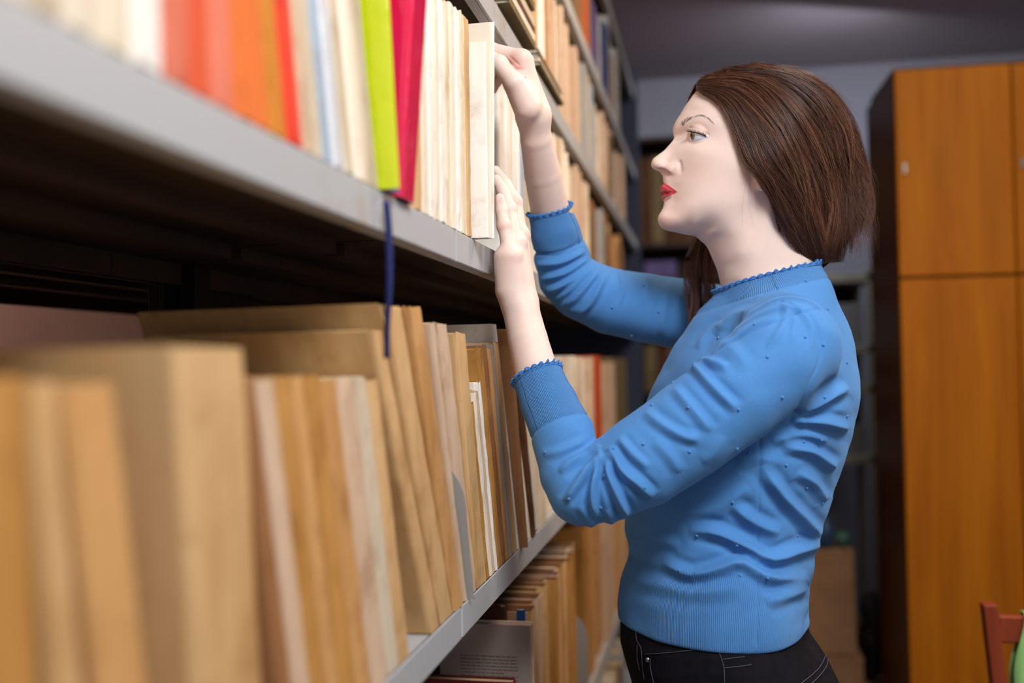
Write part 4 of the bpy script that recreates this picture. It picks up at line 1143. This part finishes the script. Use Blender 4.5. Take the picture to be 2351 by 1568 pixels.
bpart('back_panel', [(0.03, 0.555, 0.40, 0.408, 0.88, 1.63)], M_black, rk)
# ---------------------------------------------------------------- books
rb = random.Random(11)
PAL = {
 'white': ('#f2efe8', '#e6e0d4'), 'cream': ('#ece2d0', '#dccdb4'), 'ivory': ('#e8dcc6', '#d3c09c'), 'buff': ('#cfaa78', '#b88e58'), 'tan': ('#c99a62', '#b07e46'),
 'peach': ('#d2b79c', '#bfa083'), 'ochre': ('#bd8b4a', '#a37334'), 'brown': ('#9a6c44', '#7d5434'), 'dark brown': ('#5e3a22', '#452814'), 'grey': ('#a9a9a8', '#94938f'),
 'beige': ('#cdbfa8', '#b8a688'), 'red-orange': ('#e0603c', '#cf5230'), 'orange': ('#dd7434', '#cc6024'), 'amber': ('#d08a30', '#c07826'), 'scarlet': ('#e24028', '#cc3220'),
 'salmon': ('#dd7c62', '#cf6a50'), 'blue-grey': ('#a4b4c4', '#8c9eb0'), 'olive': ('#7c6a48', '#665638'), 'purple': ('#6c5c8c', '#584a78'), 'dark red': ('#6a1c20', '#521418'),
 'navy': ('#2a3a66', '#202c50'), 'rust': ('#c4501e', '#ae4218'), 'blue': ('#2a5c9a', '#1e4a84')}
def paper(name, c1, c2, rough=0.75):
    m, nt, b = new_mat(name.replace('-', '_').replace(' ', '_')+'_cover'); tc = N(nt, 'ShaderNodeTexCoord')
    oi = N(nt, 'ShaderNodeObjectInfo'); ad = N(nt, 'ShaderNodeVectorMath', operation='ADD'); mu = N(nt, 'ShaderNodeVectorMath', operation='SCALE'); mu.inputs['Scale'].default_value = 1.0
    cx = N(nt, 'ShaderNodeMath', operation='MULTIPLY'); cx.inputs[1].default_value = 37.0; nt.links.new(oi.outputs['Random'], cx.inputs[0])
    nt.links.new(tc.outputs['Object'], ad.inputs[0]); nt.links.new(cx.outputs[0], ad.inputs[1])
    mp = N(nt, 'ShaderNodeMapping'); mp.inputs['Scale'].default_value = (24, 24, 5); nt.links.new(ad.outputs[0], mp.inputs[0])
    n1 = N(nt, 'ShaderNodeTexNoise', i_Scale=1.0, i_Detail=5.0, i_Roughness=0.6); nt.links.new(mp.outputs[0], n1.inputs[0])
    n2 = N(nt, 'ShaderNodeTexNoise', i_Scale=16.0, i_Detail=6.0, i_Roughness=0.65); nt.links.new(ad.outputs[0], n2.inputs[0])
    rp = N(nt, 'ShaderNodeValToRGB'); e = rp.color_ramp.elements; e[0].position = 0.28; e[0].color = S(c2); e[1].position = 0.60; e[1].color = S(c1); nt.links.new(n1.outputs[0], rp.inputs[0])
    r2 = N(nt, 'ShaderNodeValToRGB'); e = r2.color_ramp.elements; e[0].position = 0.30; e[0].color = (0.55, 0.42, 0.30, 1); e[1].position = 0.46; e[1].color = (1, 1, 1, 1); nt.links.new(n2.outputs[0], r2.inputs[0])
    mx = N(nt, 'ShaderNodeMix', data_type='RGBA', blend_type='MULTIPLY'); mx.inputs['Factor'].default_value = 0.55
    nt.links.new(rp.outputs[0], mx.inputs['A']); nt.links.new(r2.outputs[0], mx.inputs['B']); nt.links.new(mx.outputs['Result'], b.inputs['Base Color'])
    bp = N(nt, 'ShaderNodeBump', i_Strength=0.25, i_Distance=0.0015); nt.links.new(n1.outputs[0], bp.inputs['Height']); nt.links.new(bp.outputs[0], b.inputs['Normal'])
    b.inputs['Roughness'].default_value = rough; b.inputs['Specular IOR Level'].default_value = 0.25
    return m
MP = {k: paper(k, *v) for k, v in PAL.items()}
def gloss(name, c):
    m, nt, b = new_mat(name); b.inputs['Base Color'].default_value = S(c); b.inputs['Roughness'].default_value = 0.16; b.inputs['Coat Weight'].default_value = 0.6; b.inputs['Coat Roughness'].default_value = 0.06
    tc = N(nt, 'ShaderNodeTexCoord'); nz = N(nt, 'ShaderNodeTexNoise', i_Scale=38.0, i_Detail=2.0); nt.links.new(tc.outputs['Object'], nz.inputs[0])
    bp = N(nt, 'ShaderNodeBump', i_Strength=0.5, i_Distance=0.003); nt.links.new(nz.outputs[0], bp.inputs['Height']); nt.links.new(bp.outputs[0], b.inputs['Normal'])
    return m
MP['pink'] = gloss('pink_plastic', '#e0144a'); MP['yellow-green'] = gloss('yellow_green_plastic', '#c2d012'); MP['glossy white'] = gloss('white_plastic', '#dfe2e6')
M_pages = pbr('page_edges', '#cdb894', 0.85, 0.1, col2='#b59c74', nscale=1.0, stretch=(3, 420, 3), bump=0.4, bscale=1.0)
M_pages_w = pbr('white_page_edges', '#e4dcc8', 0.85, 0.1, col2='#cfc2a6', nscale=1.0, stretch=(3, 420, 3))
M_pages_shaded = pbr('shaded_brown_page_edges', '#6e4c34', 0.9, 0.1, col2='#5a3a26', nscale=1.0, stretch=(3, 420, 3))  # brown paper with the shade on the low shelf mixed into the colour
def YX(px, X=0.0): return at_x(px, 818, X)[1]
def book_mesh(T, H, D, sx, sy, worn, soft, r):
    """cover and page block; origin bottom near corner of the spine; +y thickness, -x depth, sheared by (sx, sy) per unit height"""
    c = 0.0012 if soft else 0.0026; n = 14; ov = 0.0 if soft else 0.0025
    def sh(p): return (p[0]+sx*p[2], p[1]+sy*p[2], p[2])
    V = []; F = []
    # U-shaped profile of the cover in the xy plane, outer then inner
    k = 7; rr = min(T*0.5, 0.006 if soft else 0.010)*0.8
    outer = [(-D, 0.0)]; 
    for i in range(k): a = math.pi/2*i/(k-1); outer.append((-rr+rr*math.sin(a), rr*0.999*(1-math.cos(a))*min(1, 1)))
    for i in range(k): a = math.pi/2*i/(k-1); outer.append((-rr+rr*math.cos(a), T-rr+rr*math.sin(a)))
    outer.append((-D, T)); inner = []
    for (x, y) in outer: inner.append((min(x, -c) if x > -c else x, min(max(y, c), T-c)))
    prof = outer + inner[::-1]; m = len(prof)
    for i in range(n):
        z = H*i/(n-1); e = min(i, n-1-i)
        for j, (x, y) in enumerate(prof):
            w = worn*(1.6 if e == 0 else 0.6)
            q = (1 <= j < 1+2*k)
            dx = (r.uniform(-w, w*0.2) if q else 0); dy = r.uniform(-w, w)*0.12 if q else 0; dz = r.uniform(-w, w)*0.9 if (q and e == 0) else 0
            V.append(sh((x+dx, y+dy, z+dz if i else max(0.0, dz))))
    for i in range(n-1):
        for j in range(m): F.append((i*m+j, i*m+(j+1) % m, (i+1)*m+(j+1) % m, (i+1)*m+j))
    h_ = m//2
    for i, flip in ((0, True), (n-1, False)):
        for j in range(h_-1):
            f = (i*m+j, i*m+j+1, i*m+m-2-j, i*m+m-1-j); F.append(f[::-1] if flip else f)
    mb = MB(); mb.box(-D+ov, -c-0.001, c, T-c, ov, H-ov)
    PV = [sh(p) for p in mb.V]
    return V, F, PV, mb.F
NB = [0]
ORD = ['first', 'second', 'third', 'fourth', 'fifth', 'sixth', 'seventh', 'eighth', 'ninth', 'tenth', 'eleventh', 'twelfth', 'thirteenth', 'fourteenth', 'fifteenth', 'sixteenth', 'seventeenth', 'eighteenth', 'nineteenth', 'twentieth',
       'twenty-first', 'twenty-second', 'twenty-third', 'twenty-fourth', 'twenty-fifth', 'twenty-sixth', 'twenty-seventh', 'twenty-eighth', 'twenty-ninth', 'thirtieth']
LAST = {}
def book(loc, T, H, D, col, label, group, sx=0.0, sy=0.0, worn=0.0008, soft=True, pages=None, name='book', cat='book', free=False):
    x, y, z = loc; k = round(z, 3)
    if k in LAST and not free:          # stand clear of the neighbour, at the foot and at the top
        ye, psy, pH = LAST[k]; y1 = y+T; g = 0.0012
        if y < ye+g: T = max(0.0045, min(T, y1-ye-g)); y = ye+g
        h = min(H, pH)
        if y+sy*h < ye+psy*h+g: sy = (ye+psy*h+g-y)/h
    if not free: LAST[k] = (y+T, sy, H)
    loc = (x, y, z)
    root = empty(name, loc); tag(root, label, cat, group)
    V, F, PV, PF = book_mesh(T, H, D, sx, sy, worn, soft, rb)
    c = mesh_obj('cover', V, F, MP[col], root); fix_normals(c)
    p = mesh_obj('page_block', PV, PF, pages or (M_pages_w if col in ('white', 'cream', 'glossy white') else M_pages), root)
    NB[0] += 1
    return root
def bpx(xt0, xt1, yt, xb0, xb1, zs, col, label, group, X=0.0, back=0.0, D=0.21, yb=None, **kw):
    """a book standing on the shelf at height zs whose spine runs between these pixels: top left/right, top row, bottom left/right"""
    P0 = at_x(xb0, 818, X); Yb0 = P0[1]
    for _ in range(4):
        q = proj((X, Yb0, zs)); Yb0 = at_x(xb0 + (P0[0]*0), q[1], X)[1]
    Yb1 = at_x(xb1, proj((X, Yb0, zs))[1], X)[1]
    Pt = at_x(xt0, yt, X-back)
    H = Pt[2]-zs; T = max(0.004, Yb1-Yb0)
    return book((X, Yb0, zs), T, H, D, col, label, group, sx=-back/H, sy=(Pt[1]-Yb0)/H, **kw)

M_bend = pbr('bookend_metal', '#a6a8a6', 0.45, metal=0.1)
def bookend(z, X, h, w, lab):
    ye, sy, pH = LAST[round(z, 3)]; y = ye+0.0015; LAST[round(z, 3)] = (y+0.0018, sy, pH); z -= 0.0005
    root = empty('bookend', (X, y, z)); tag(root, lab, 'bookend', None)
    V = []; n = 16
    out = [(0.0, 0.0)] + [(-w/2+math.cos(a)*w/2, h-w/2+math.sin(a)*w/2) for a in np.linspace(0, math.pi, n)] + [(-w, 0.0)]
    for yy in (0.0, 0.0015): V += [(x, yy+sy*zz, zz) for x, zz in out]
    m = len(out); F = [tuple(range(m))[::-1], tuple(range(m, 2*m))] + [(i, (i+1) % m, m+(i+1) % m, m+i) for i in range(m)]
    o = mesh_obj('plate', V, F, M_bend, root); fix_normals(o)
    mb = MB(); mb.box(-w, 0, 0, 0.0015, 0.0, 0.0015); mb.build('foot', M_bend, root)

G1 = 'books on the upper shelf beside the woman'
G2 = 'books on the shelf below the woman\'s hands'
zA, zC, zE, zB, zD = SHELF['A']+0.001, SHELF['C']+0.001, SHELF['E']+0.001, SHELF['B']+0.001, SHELF['D']+0.001
# upper shelf, from the near end; bottoms at these pixels, tops run out of the picture
def top_row(items):
    for it in items:
        xb0, xb1, col, H, sh_, lab = it[:6]; kw = dict(it[6]) if len(it) > 6 else {}
        adj = lambda x: x + 34*min(1, max(0, (x-382)/285))*(1 - max(0, (x-667)/205))
        if xb0 > 380: k_ = min(1, (xb0-380)/200); kw['back'] = 0.022*k_; sh_ = -0.02-0.12*k_
        xb0, xb1 = adj(xb0), adj(xb1)
        X = kw.pop('X', 0.0) if kw else 0.0
        Y0, Y1 = at_x(xb0, proj((X, YX(xb0, X), zA))[1], X)[1], at_x(xb1, proj((X, YX(xb1, X), zA))[1], X)[1]
        back = kw.pop('back', 0.0)
        book((X, Y0, zA), max(Y1-Y0-0.0006, 0.004), H, kw.pop('D', 0.20), col, lab, G1, sx=-back/H, sy=sh_, **kw)
top_row([
 (-140,-40,'ivory',.26,0.0,'ivory book at the near left end of the upper shelf, out of focus'),
 (-38,70,'cream',.27,0.0,'cream book second from the left on the upper shelf, partly out of the frame'),
 (72,150,'beige',.26,0.0,'beige book between two cream books at the upper left corner'),
 (152,235,'cream',.27,-0.01,'cream book third left of the orange-red books'),
 (237,310,'ivory',.26,-0.01,'ivory book second left of the orange-red books'),
 (312,380,'white',.27,-0.01,'off-white book touching the first orange-red book'),
 (382,436,'salmon',.27,-0.02,'salmon book first of the orange-red block, next to the off-white book'),
 (437,478,'red-orange',.27,-0.03,'second book of the orange-red block, plain red-orange'),
 (479,528,'salmon',.27,-0.04,'third book of the orange-red block, washed-out salmon'),
 (529,566,'orange',.27,-0.05,'deep orange book in the middle of the orange-red block'),
 (567,600,'orange',.265,-0.06,'orange book just left of the amber book'),
 (601,634,'amber',.265,-0.06,'amber book between orange and scarlet spines'),
 (635,667,'scarlet',.27,-0.07,'bright scarlet book closing the orange-red block'),
 (668,696,'peach',.25,-0.07,'peach book right of the scarlet one'),
 (697,722,'beige',.25,-0.07,'beige book left of the blue-grey spine'),
 (723,748,'blue-grey',.26,-0.07,'blue-grey book on the upper shelf'),
 (749,780,'glossy white',.26,-0.06,'glossy white folder right of the blue-grey book'),
 (781,806,'beige',.26,-0.05,'beige book right of the glossy white folder'),
 (807,838,'cream',.26,-0.04,'dull cream book second left of the yellow-green binder'),
 (839,872,'beige',.26,-0.04,'greyish beige book touching the yellow-green binder'),
])
bpx(836,862,-240, 870,908, zA, 'yellow-green', 'bright yellow-green plastic binder on the upper shelf', G1, back=0.012, X=0.016, name='binder', cat='binder', soft=False, worn=0.0)
bpx(862,872,-30, 909,919, zA, 'purple', 'thin dark purple folder between the yellow-green and pink binders', G1, back=0.004, X=0.008, name='folder', cat='folder')
bpx(871,948,-260, 920,955, zA, 'pink', 'glossy pink-red binder on the upper shelf', G1, back=-0.022, X=0.006, name='binder', cat='binder', soft=False, worn=0.0)
bpx(946,957,-60, 956,972, zA, 'buff', 'narrow buff booklet right of the pink-red binder', G1)
seq = [(958,980,973,988,'cream'),(981,996,989,1001,'white'),(997,1008,1002,1013,'cream'),(1008,1017,1014,1026,'white'),(1017,1026,1027,1038,'ivory'),(1027,1034,1039,1051,'cream'),(1034,1041,1052,1062,'white'),(1041,1047,1063,1074,'ivory'),(1046,1052,1075,1085,'buff')]
for i, (a, b_, c, d, col) in enumerate(seq):
    bpx(a, b_, -20+3*i, c, d, zA, col, '%s paper-bound journal, %s right of the narrow buff booklet' % (col, ORD[i]), G1, worn=0.0016, D=0.21)
bpx(1052,1066,4, 1086,1098, zA, 'white', 'thick clean white volume left of the hands, its cover showing', G1, X=0.018, worn=0.0005, D=0.22)
bpx(1109,1116,23, 1109,1118, zA, 'cream', 'cream volume between the thick white one and the outermost white one', G1, X=0.020, worn=0.0005, D=0.22)
bpx(1122,1130,30, 1121,1131, zA, 'white', 'outermost white volume whose edge hides the fingertips', G1, X=0.022, worn=0.0004, D=0.22)
# booklets held by the hands
hb = [(1145,1156,150,1150,1163,'white'),(1157,1165,168,1164,1172,'white'),(1166,1173,196,1173,1181,'cream'),(1174,1180,230,1182,1190,'white'),(1181,1187,250,1191,1198,'white'),(1188,1195,268,1199,1206,'blue-grey'),(1196,1206,285,1207,1218,'beige')]
for i, (a, b_, yt, c, d, col) in enumerate(hb):
    bpx(a, b_, yt, c, d, zA, col, '%s booklet behind the hands, %s from the left' % (col, ORD[i]), 'booklets under the woman\'s fingers', X=-0.026+0.002*i, worn=0.0006)
def row(px0, px1, z, pal, hr, group, shelf, anchor, sh_=0.0, wr=(0.02, 0.045), prot=0.0, pages=None):
    """a run of books between two pixels on a shelf"""
    y, y1 = YX(px0), YX(px1); i = 0
    cnt = {}
    while y < y1:
        T = rb.uniform(*wr); col = rb.choice(pal); H = rb.uniform(*hr)
        lab = '%s book on the %s, %s beyond %s' % (col, shelf, ORD[min(i, 29)], anchor)
        book((prot+rb.uniform(-0.02, 0.0), y, z), T-0.001, H, rb.uniform(.17, .22), col, lab, group, sy=sh_, sx=0, worn=0.0012, pages=pages)
        y += T; i += 1
row(1242, 1262, zA, ['cream'], (.225, .23), 'far books on the upper shelf', 'upper shelf', 'the hands', wr=(.03, .031))
row(1288, 1362, zA, ['cream','peach','ivory','peach','cream'], (.26,.285), 'far books on the upper shelf', 'far part of the upper shelf', 'the raised sleeve')
row(1364, 1440, zA, ['brown','buff','grey','tan','olive','brown'], (.20,.275), 'farthest books on the upper shelf', 'far end of the upper shelf', 'the cream ones', wr=(.03,.06))
row(1298, 1344, zB, ['peach','cream','peach','buff'], (.205,.23), 'standing books on the shelf above', 'shelf above the hands', 'the flat-lying pile')
row(1346, 1398, zB, ['grey','blue-grey','beige','cream'], (.18,.228), 'far books on the shelf above', 'far part of the shelf above', 'the peach ones', wr=(.03,.05))
row(1400, 1446, zB, ['brown','olive','rust','grey','peach'], (.16,.225), 'farthest books on the shelf above', 'far end of the shelf above', 'the grey ones', wr=(.03,.07))
row(1310, 1372, zD, ['rust','orange','olive','brown'], (.20,.26), 'books on the topmost visible shelf', 'topmost visible shelf', 'its near end', wr=(.03,.05))
row(1374, 1398, zD, ['purple','purple','grey'], (.20,.26), 'purple books on the topmost visible shelf', 'topmost visible shelf', 'the rust ones', wr=(.05,.08))
row(1400, 1444, zD, ['grey','beige','navy','brown'], (.2,.26), 'far books on the topmost visible shelf', 'far end of the topmost visible shelf', 'the purple ones', wr=(.04,.08))
# shelf above the hands: flat piles with upright books on and beside them
def pile(px0, px1, z, n, th, cols, lab, group, depth=0.20):
    y0, y1 = YX(px0), YX(px1); zz = z
    for i in range(n):
        t = rb.uniform(*th); col = cols[i % len(cols)]; j = rb.uniform(-0.008, 0.012)
        root = empty('magazine', (0, 0, 0)); tag(root, lab % (col, ORD[i]), 'magazine', group)
        mb = MB(); mb.box(-depth+j, -0.001+j, y0+rb.uniform(0, .01), y1-rb.uniform(0, .01), zz+0.0008, zz+t-0.0008); mb.build('page_block', M_pages_w, root)
        mb = MB(); mb.box(-depth+j-.002, j, y0, y1, zz, zz+0.0008); mb.box(-depth+j-.002, j, y0, y1, zz+t-0.0008, zz+t-0.0002); mb.box(j-.001, j, y0, y1, zz+.0008, zz+t-.0008); mb.build('cover', MP[col], root)
        zz += t
    return zz
zz = pile(1168, 1229, zB, 11, (.010,.016), ['grey','olive','cream','dark brown','beige'], '%s magazine lying flat above the raised hand, %s from the bottom', 'magazines piled flat above the raised hand')
zz = pile(1243, 1296, zB, 5, (.006,.011), ['grey','olive','cream'], '%s magazine lying flat under the white books, %s from the bottom', 'magazines piled under the upright white books')
for (a, b_, col, lab) in ((1243,1252,'buff','buff book standing on the flat magazines, left of the white one'), (1253,1268,'white','white book standing on the flat magazines above the raised arm'), (1269,1275,'ochre','narrow ochre book right of the white one on the magazines'), (1276,1292,'peach','peach book standing on the flat magazines next to the ochre one')):
    y0, y1 = YX(a), YX(b_)-0.001; book((-0.002, y0, zz+0.0005), y1-y0, .195, .18, col, lab, 'books standing on the flat magazines', worn=0.0006)

# shelf below the hands
bpx(-130,0,872, -60,130, zC, 'ochre', 'ochre book at the near left end of the lower shelf', G2, back=0.01, D=0.2)
bpx(44,108,878, 195,255, zC, 'buff', 'buff book leaning, second from left on the lower shelf', G2, back=0.01, D=0.2)
bpx(132,216,884, 300,400, zC, 'tan', 'tan book leaning, third from the left on the lower shelf', G2, back=0.008, D=0.2)
bpx(412,545,796, 480,625, zC, 'buff', 'large out-of-focus volume with a buff spine and brown cover', G2, back=0.0, D=0.235, soft=False)
seq = [(556,588,868,'brown'),(589,627,872,'peach'),(628,660,866,'ochre'),(661,690,868,'tan'),(691,726,866,'ochre'),(727,760,870,'tan'),(761,797,872,'peach'),(798,826,870,'beige'),(827,852,876,'buff')]  # the first, brown one stands in for a dark gap
for i, (a, b_, yt, col) in enumerate(seq):
    k = 1.0-(i*0.02)
    bpx(a, b_, yt, a+112*k, b_+109*k, zC, col, '%s spine in the blurred row of equal books, %s from its left' % (col, ORD[i]), G2, back=0.012, worn=0.0012, D=0.19)
bpx(853,884,757, 992,1012, zC, 'buff', 'tall buff book with its near cover showing above the row of equal books', G2, back=0.014, worn=0.0014, D=0.21)
bpx(885,940,700, 1014,1042, zC, 'buff', 'tallest buff volume on the lower shelf with a worn rounded top', G2, back=0.010, worn=0.002, D=0.235)
bpx(941,988,705, 1043,1066, zC, 'tan', 'tan volume pressed against the right of the tallest buff one', G2, back=0.010, worn=0.0022, D=0.225)
bpx(990,1003,742, 1068,1075, zC, 'peach', 'narrow peach book right of the tallest volumes', G2, back=0.008, worn=0.001)
bookend(zC, 0.006, 0.165, 0.11, 'grey metal bookend with a rounded top on the lower shelf')
bpx(1004,1047,742, 1078,1097, zC, 'peach', 'tattered peach volume behind the grey bookend', G2, back=0.006, worn=0.0018, D=0.22)
bpx(1048,1082,764, 1098,1118, zC, 'buff', 'spotted buff volume right of the grey bookend', G2, back=0.006, worn=0.0016, D=0.21)
seq = [(1068,1075,930,1119,1126,'ochre'),(1076,1082,905,1127,1133,'cream'),(1082,1086,900,1134,1139,'peach'),(1086,1090,880,1140,1145,'white'),(1090,1097,800,1146,1155,'ochre'),(1098,1104,792,1156,1164,'brown'),(1105,1112,800,1165,1172,'tan'),(1113,1118,790,1173,1178,'grey'),(1118,1126,785,1179,1190,'buff')]
for i, (a, b_, yt, c, d, col) in enumerate(seq):
    bpx(a, b_, yt, c, d, zC, col, 'thin %s journal, %s right of the spotted buff volume' % (col, ORD[i]), 'thin worn journals on the lower shelf', back=0.006, worn=0.0018, D=0.2)
bpx(1136,1143,744, 1190,1194, zC, 'white', 'white sheet folder rising behind the thin journals', G2, back=0.012, worn=0.0004, D=0.19, name='folder', cat='folder')
bpx(1154,1160,752, 1207,1214, zC, 'brown', 'brown book with its broad cover showing left of the forearm', G2, X=0.010, back=0.004, worn=0.001, D=0.19)
bpx(1162,1167,770, 1215,1220, zC, 'cream', 'thin cream book just behind the brown cover', G2, back=0.004, worn=0.0008)
bpx(1170,1178,850, 1222,1233, zC, 'dark brown', 'dark brown torn spine behind the forearm', G2, X=0.004, worn=0.002)
bpx(1180,1200,860, 1236,1260, zC, 'ivory', 'ivory volume nearest the elbow on the lower shelf', G2, worn=0.001)
row(1268, 1360, zC, ['cream','ivory','peach','cream'], (.262,.27), 'far books on the lower shelf', 'far part of the lower shelf', 'the elbow', wr=(.04,.06))
y0 = YX(1363); book((0.0, y0, zC), YX(1380)-y0, .272, .2, 'rust', 'orange-red book on the lower shelf seen in the crook of the arm', 'far books on the lower shelf')
y0 = YX(1381); book((0.0, y0, zC), YX(1411)-y0, .255, .2, 'peach', 'peach book right of the orange-red one, in the crook of the arm', 'far books on the lower shelf')
y0 = YX(1412); book((-.01, y0, zC), YX(1446)-y0, .27, .2, 'olive', 'olive-brown box file at the far end of the lower shelf', 'far books on the lower shelf', name='box_file', cat='file')

# low shelf at the bottom
row(1215, 1330, zE, ['peach','buff','ochre','peach','tan','cream'], (.338,.342), 'tall files on the low shelf', 'low shelf', 'the printed page', wr=(.025,.045), sh_=-0.02, pages=M_pages_shaded)
bookend(zE, 0.006, 0.20, 0.12, 'grey metal bookend among the tall files on the low shelf')
row(1350, 1440, zE, ['peach','buff','tan','ochre'], (.338,.345), 'far tall files on the low shelf', 'low shelf', 'the grey bookend', wr=(.04,.07), sh_=-0.02, pages=M_pages_shaded)
row(1310, 1430, SHELF['floor']+0.001, ['cream','beige','dark brown','grey','ochre'], (.27,.31), 'books on the lowest shelf', 'lowest shelf', 'its near visible end', wr=(.04,.07))
# printed page and the dark red book in front of it
def page():
    Y = 1.36
    a, b_ = at(1008, 1436, Y), at(1217, 1436, Y)
    root = empty('open_book', (b_[0], Y, zE)); tag(root, 'open book standing with a printed text page toward the aisle, on the low shelf', 'book')
    w = b_[0]-a[0]; h = b_[2]-zE
    mb = MB(); mb.box(-w, 0, 0, 0.012, 0.0, h, b=0.001); pg = mb.build('page_block', pbr('printed_page', '#b9a79c', 0.8, col2='#ae9c90', nscale=5), root)
    mb = MB(); r = random.Random(4); zz = h-0.045
    while zz > 0.02:
        x = -w+0.03; e = -0.018 - (0.02 if r.random() < 0.15 else 0)
        while x < e:
            L = r.uniform(0.003, 0.010); mb.box(x, min(x+L, e), -0.0004, 0.0, zz, zz+0.0013); x += L+0.0013
        zz -= 0.0046 if r.random() < .93 else 0.009
    mb.build('printed_text', pbr('printing_ink', '#6f6264', 0.9), pg)
    mb = MB(); mb.box(-w-.004, 0.002, 0.012, 0.015, 0.0, h+0.002, b=0.001); mb.build('cover', MP['cream'], root)
page()
book((0.0, 1.30, zE), .022, .285, .17, 'dark red', 'dark red book standing in front of the printed page', 'books near the printed page', soft=False, free=True)
book((0.0, 1.385, zE), .006, .360, .012, 'blue', 'thin blue book peeking out above the printed page', 'books near the printed page', free=True)
book((-.03, 1.396, zE), .018, .36, .15, 'dark brown', 'dark brown book behind the thin blue one', 'books near the printed page', worn=.003, free=True)
# ribbon
rx = at(872, 500, 0.772)
mb = MB(); L = []
for i in range(30):
    t = i/29; L.append((0.0065+0.0015*math.sin(t*5), 0.774+0.002*math.sin(t*3), 1.436-0.128*t))
V = []; F = []
for i, p in enumerate(L):
    tw = 0.35*math.sin(i*0.2); V += [(p[0]-0.0030*math.cos(tw), p[1]-0.0030*math.sin(tw), p[2]), (p[0]+0.0030*math.cos(tw), p[1]+0.0030*math.sin(tw), p[2])]
for i in range(29): F.append((2*i, 2*i+1, 2*i+3, 2*i+2))
o = mesh_obj('ribbon', V, F, pbr('navy_ribbon', '#20285c', 0.6), None, True); sd = o.modifiers.new('s', 'SOLIDIFY'); sd.thickness = 0.0005
tag(o, 'narrow dark blue bookmark ribbon hanging down from the upper shelf', 'ribbon')

# ---------------------------------------------------------------- things at the far end
def put(name, lab, cat, mb, mat, group=None, mats=None, smooth=False):
    o = mb.build(name, mat, None, smooth, mats); tag(o, lab, cat, group); return o
for i, (x0, x1, z0, h, col) in enumerate(((.37, .90, 1.361, .165, 'grey'), (.37, .90, .921, .12, 'grey'))):
    mb = MB(); mb.box(x0+.02, x1-.03, 4.17, 4.50, z0, z0+h, b=0.004); put('storage_box', ['wide grey storage box on the second shelf of the metal rack', 'flat grey storage box on the lowest raised shelf of the metal rack'][i], 'box', mb, pbr('grey_board', '#77787a', 0.8))
M_card = pbr('cardboard', '#8a6a4e', 0.9, 0.1, col2='#7a5c42', nscale=8)
def carton(name, lab, x0, x1, y0, y1, z0, z1):
    root = empty(name, ((x0+x1)/2, (y0+y1)/2, z0)); tag(root, lab, 'box'); c = root.location.copy()
    mb = MB(); mb.box(x0-c.x, x1-c.x, y0-c.y, y1-c.y, 0, z1-z0-0.004, b=0.003); mb.build('body', M_card, root)
    mb = MB(); mb.box(x0-c.x-.002, 0.0, y0-c.y, y1-c.y, z1-z0-0.004, z1-z0, b=0.001); mb.box(0.002, x1-c.x+.002, y0-c.y, y1-c.y, z1-z0-0.004, z1-z0, b=0.001); mb.build('flap', M_card, root)
carton('carton', 'brown cardboard box standing on a larger one behind the woman', 0.40, 0.715, 3.42, 3.72, 0.336, 0.672)
carton('carton', 'wide cardboard box on the floor under the other box', 0.28, 0.73, 3.38, 3.78, 0.0, 0.335)
mb = MB(); mb.tube(np.array([(.633,3.5,.673),(.633,3.5,.745),(.633,3.5,.76),(.633,3.5,.78)]), np.array([.026,.026,.012,.012]), 20); put('bottle', 'small dark blue bottle on top of the cardboard box', 'bottle', mb, pbr('blue_bottle', '#2a4666', 0.3), smooth=True)
mb = MB(); mb.tube(np.array([(.689,3.52,.673),(.689,3.52,.72)]), np.array([.022,.026]), 20); put('cup', 'small green cup beside the blue bottle', 'cup', mb, pbr('green_cup', '#2f5a4c', 0.4), smooth=True)
V, F = surface_nets(lambda P: ellip(P, (.79, 3.58, .36), (.048, .06, .155)) + 0.008*np.sin(P[:, 0]*60)*np.sin(P[:, 2]*50), (.70, 3.48, .15), (.88, 3.7, .56), .008)
# crate under the dark bag
mb = MB(); mb.box(.74, .84, 3.50, 3.68, 0.0, .205, b=.004); put('crate', 'small brown crate beside the cardboard boxes', 'crate', mb, M_card)
o = mesh_obj('bag', V, F, M_black, None, True); tag(o, 'black bag standing beside the cardboard boxes', 'bag')
# books in the far bookcase
for z, pal in ((1.861, ['dark brown','olive','dark brown']), (1.441, ['dark brown','dark brown','olive','dark red']), (1.171, ['dark brown','olive']), (0.821, ['olive','dark brown'])):
    x = -0.32; i = 0
    while x < 0.55:
        w = rb.uniform(.03, .06); col = rb.choice(pal); h = rb.uniform(.19, .225)+(0.2 if z > 1.8 else 0); mb = MB(); mb.box(x, x+w-.001, 4.70, 4.90, z, z+h, b=.002)
        put('book', '%s book in the far bookcase, %s from left, %s' % (col, ORD[i], {1.861: 'upper shelf', 1.441: 'shelf at eye level', 1.171: 'waist-high shelf', 0.821: 'knee-high shelf'}[z]), 'book', mb, MP[col], 'books in the far bookcase')
        x += w; i += 1
mb = MB(); mb.box(-0.03, 0.12, 4.72, 4.88, 1.701, 1.78, b=.004); put('box', 'small grey-purple box in the dark gap of the far bookcase', 'box', mb, MP['purple'])
build_woman()
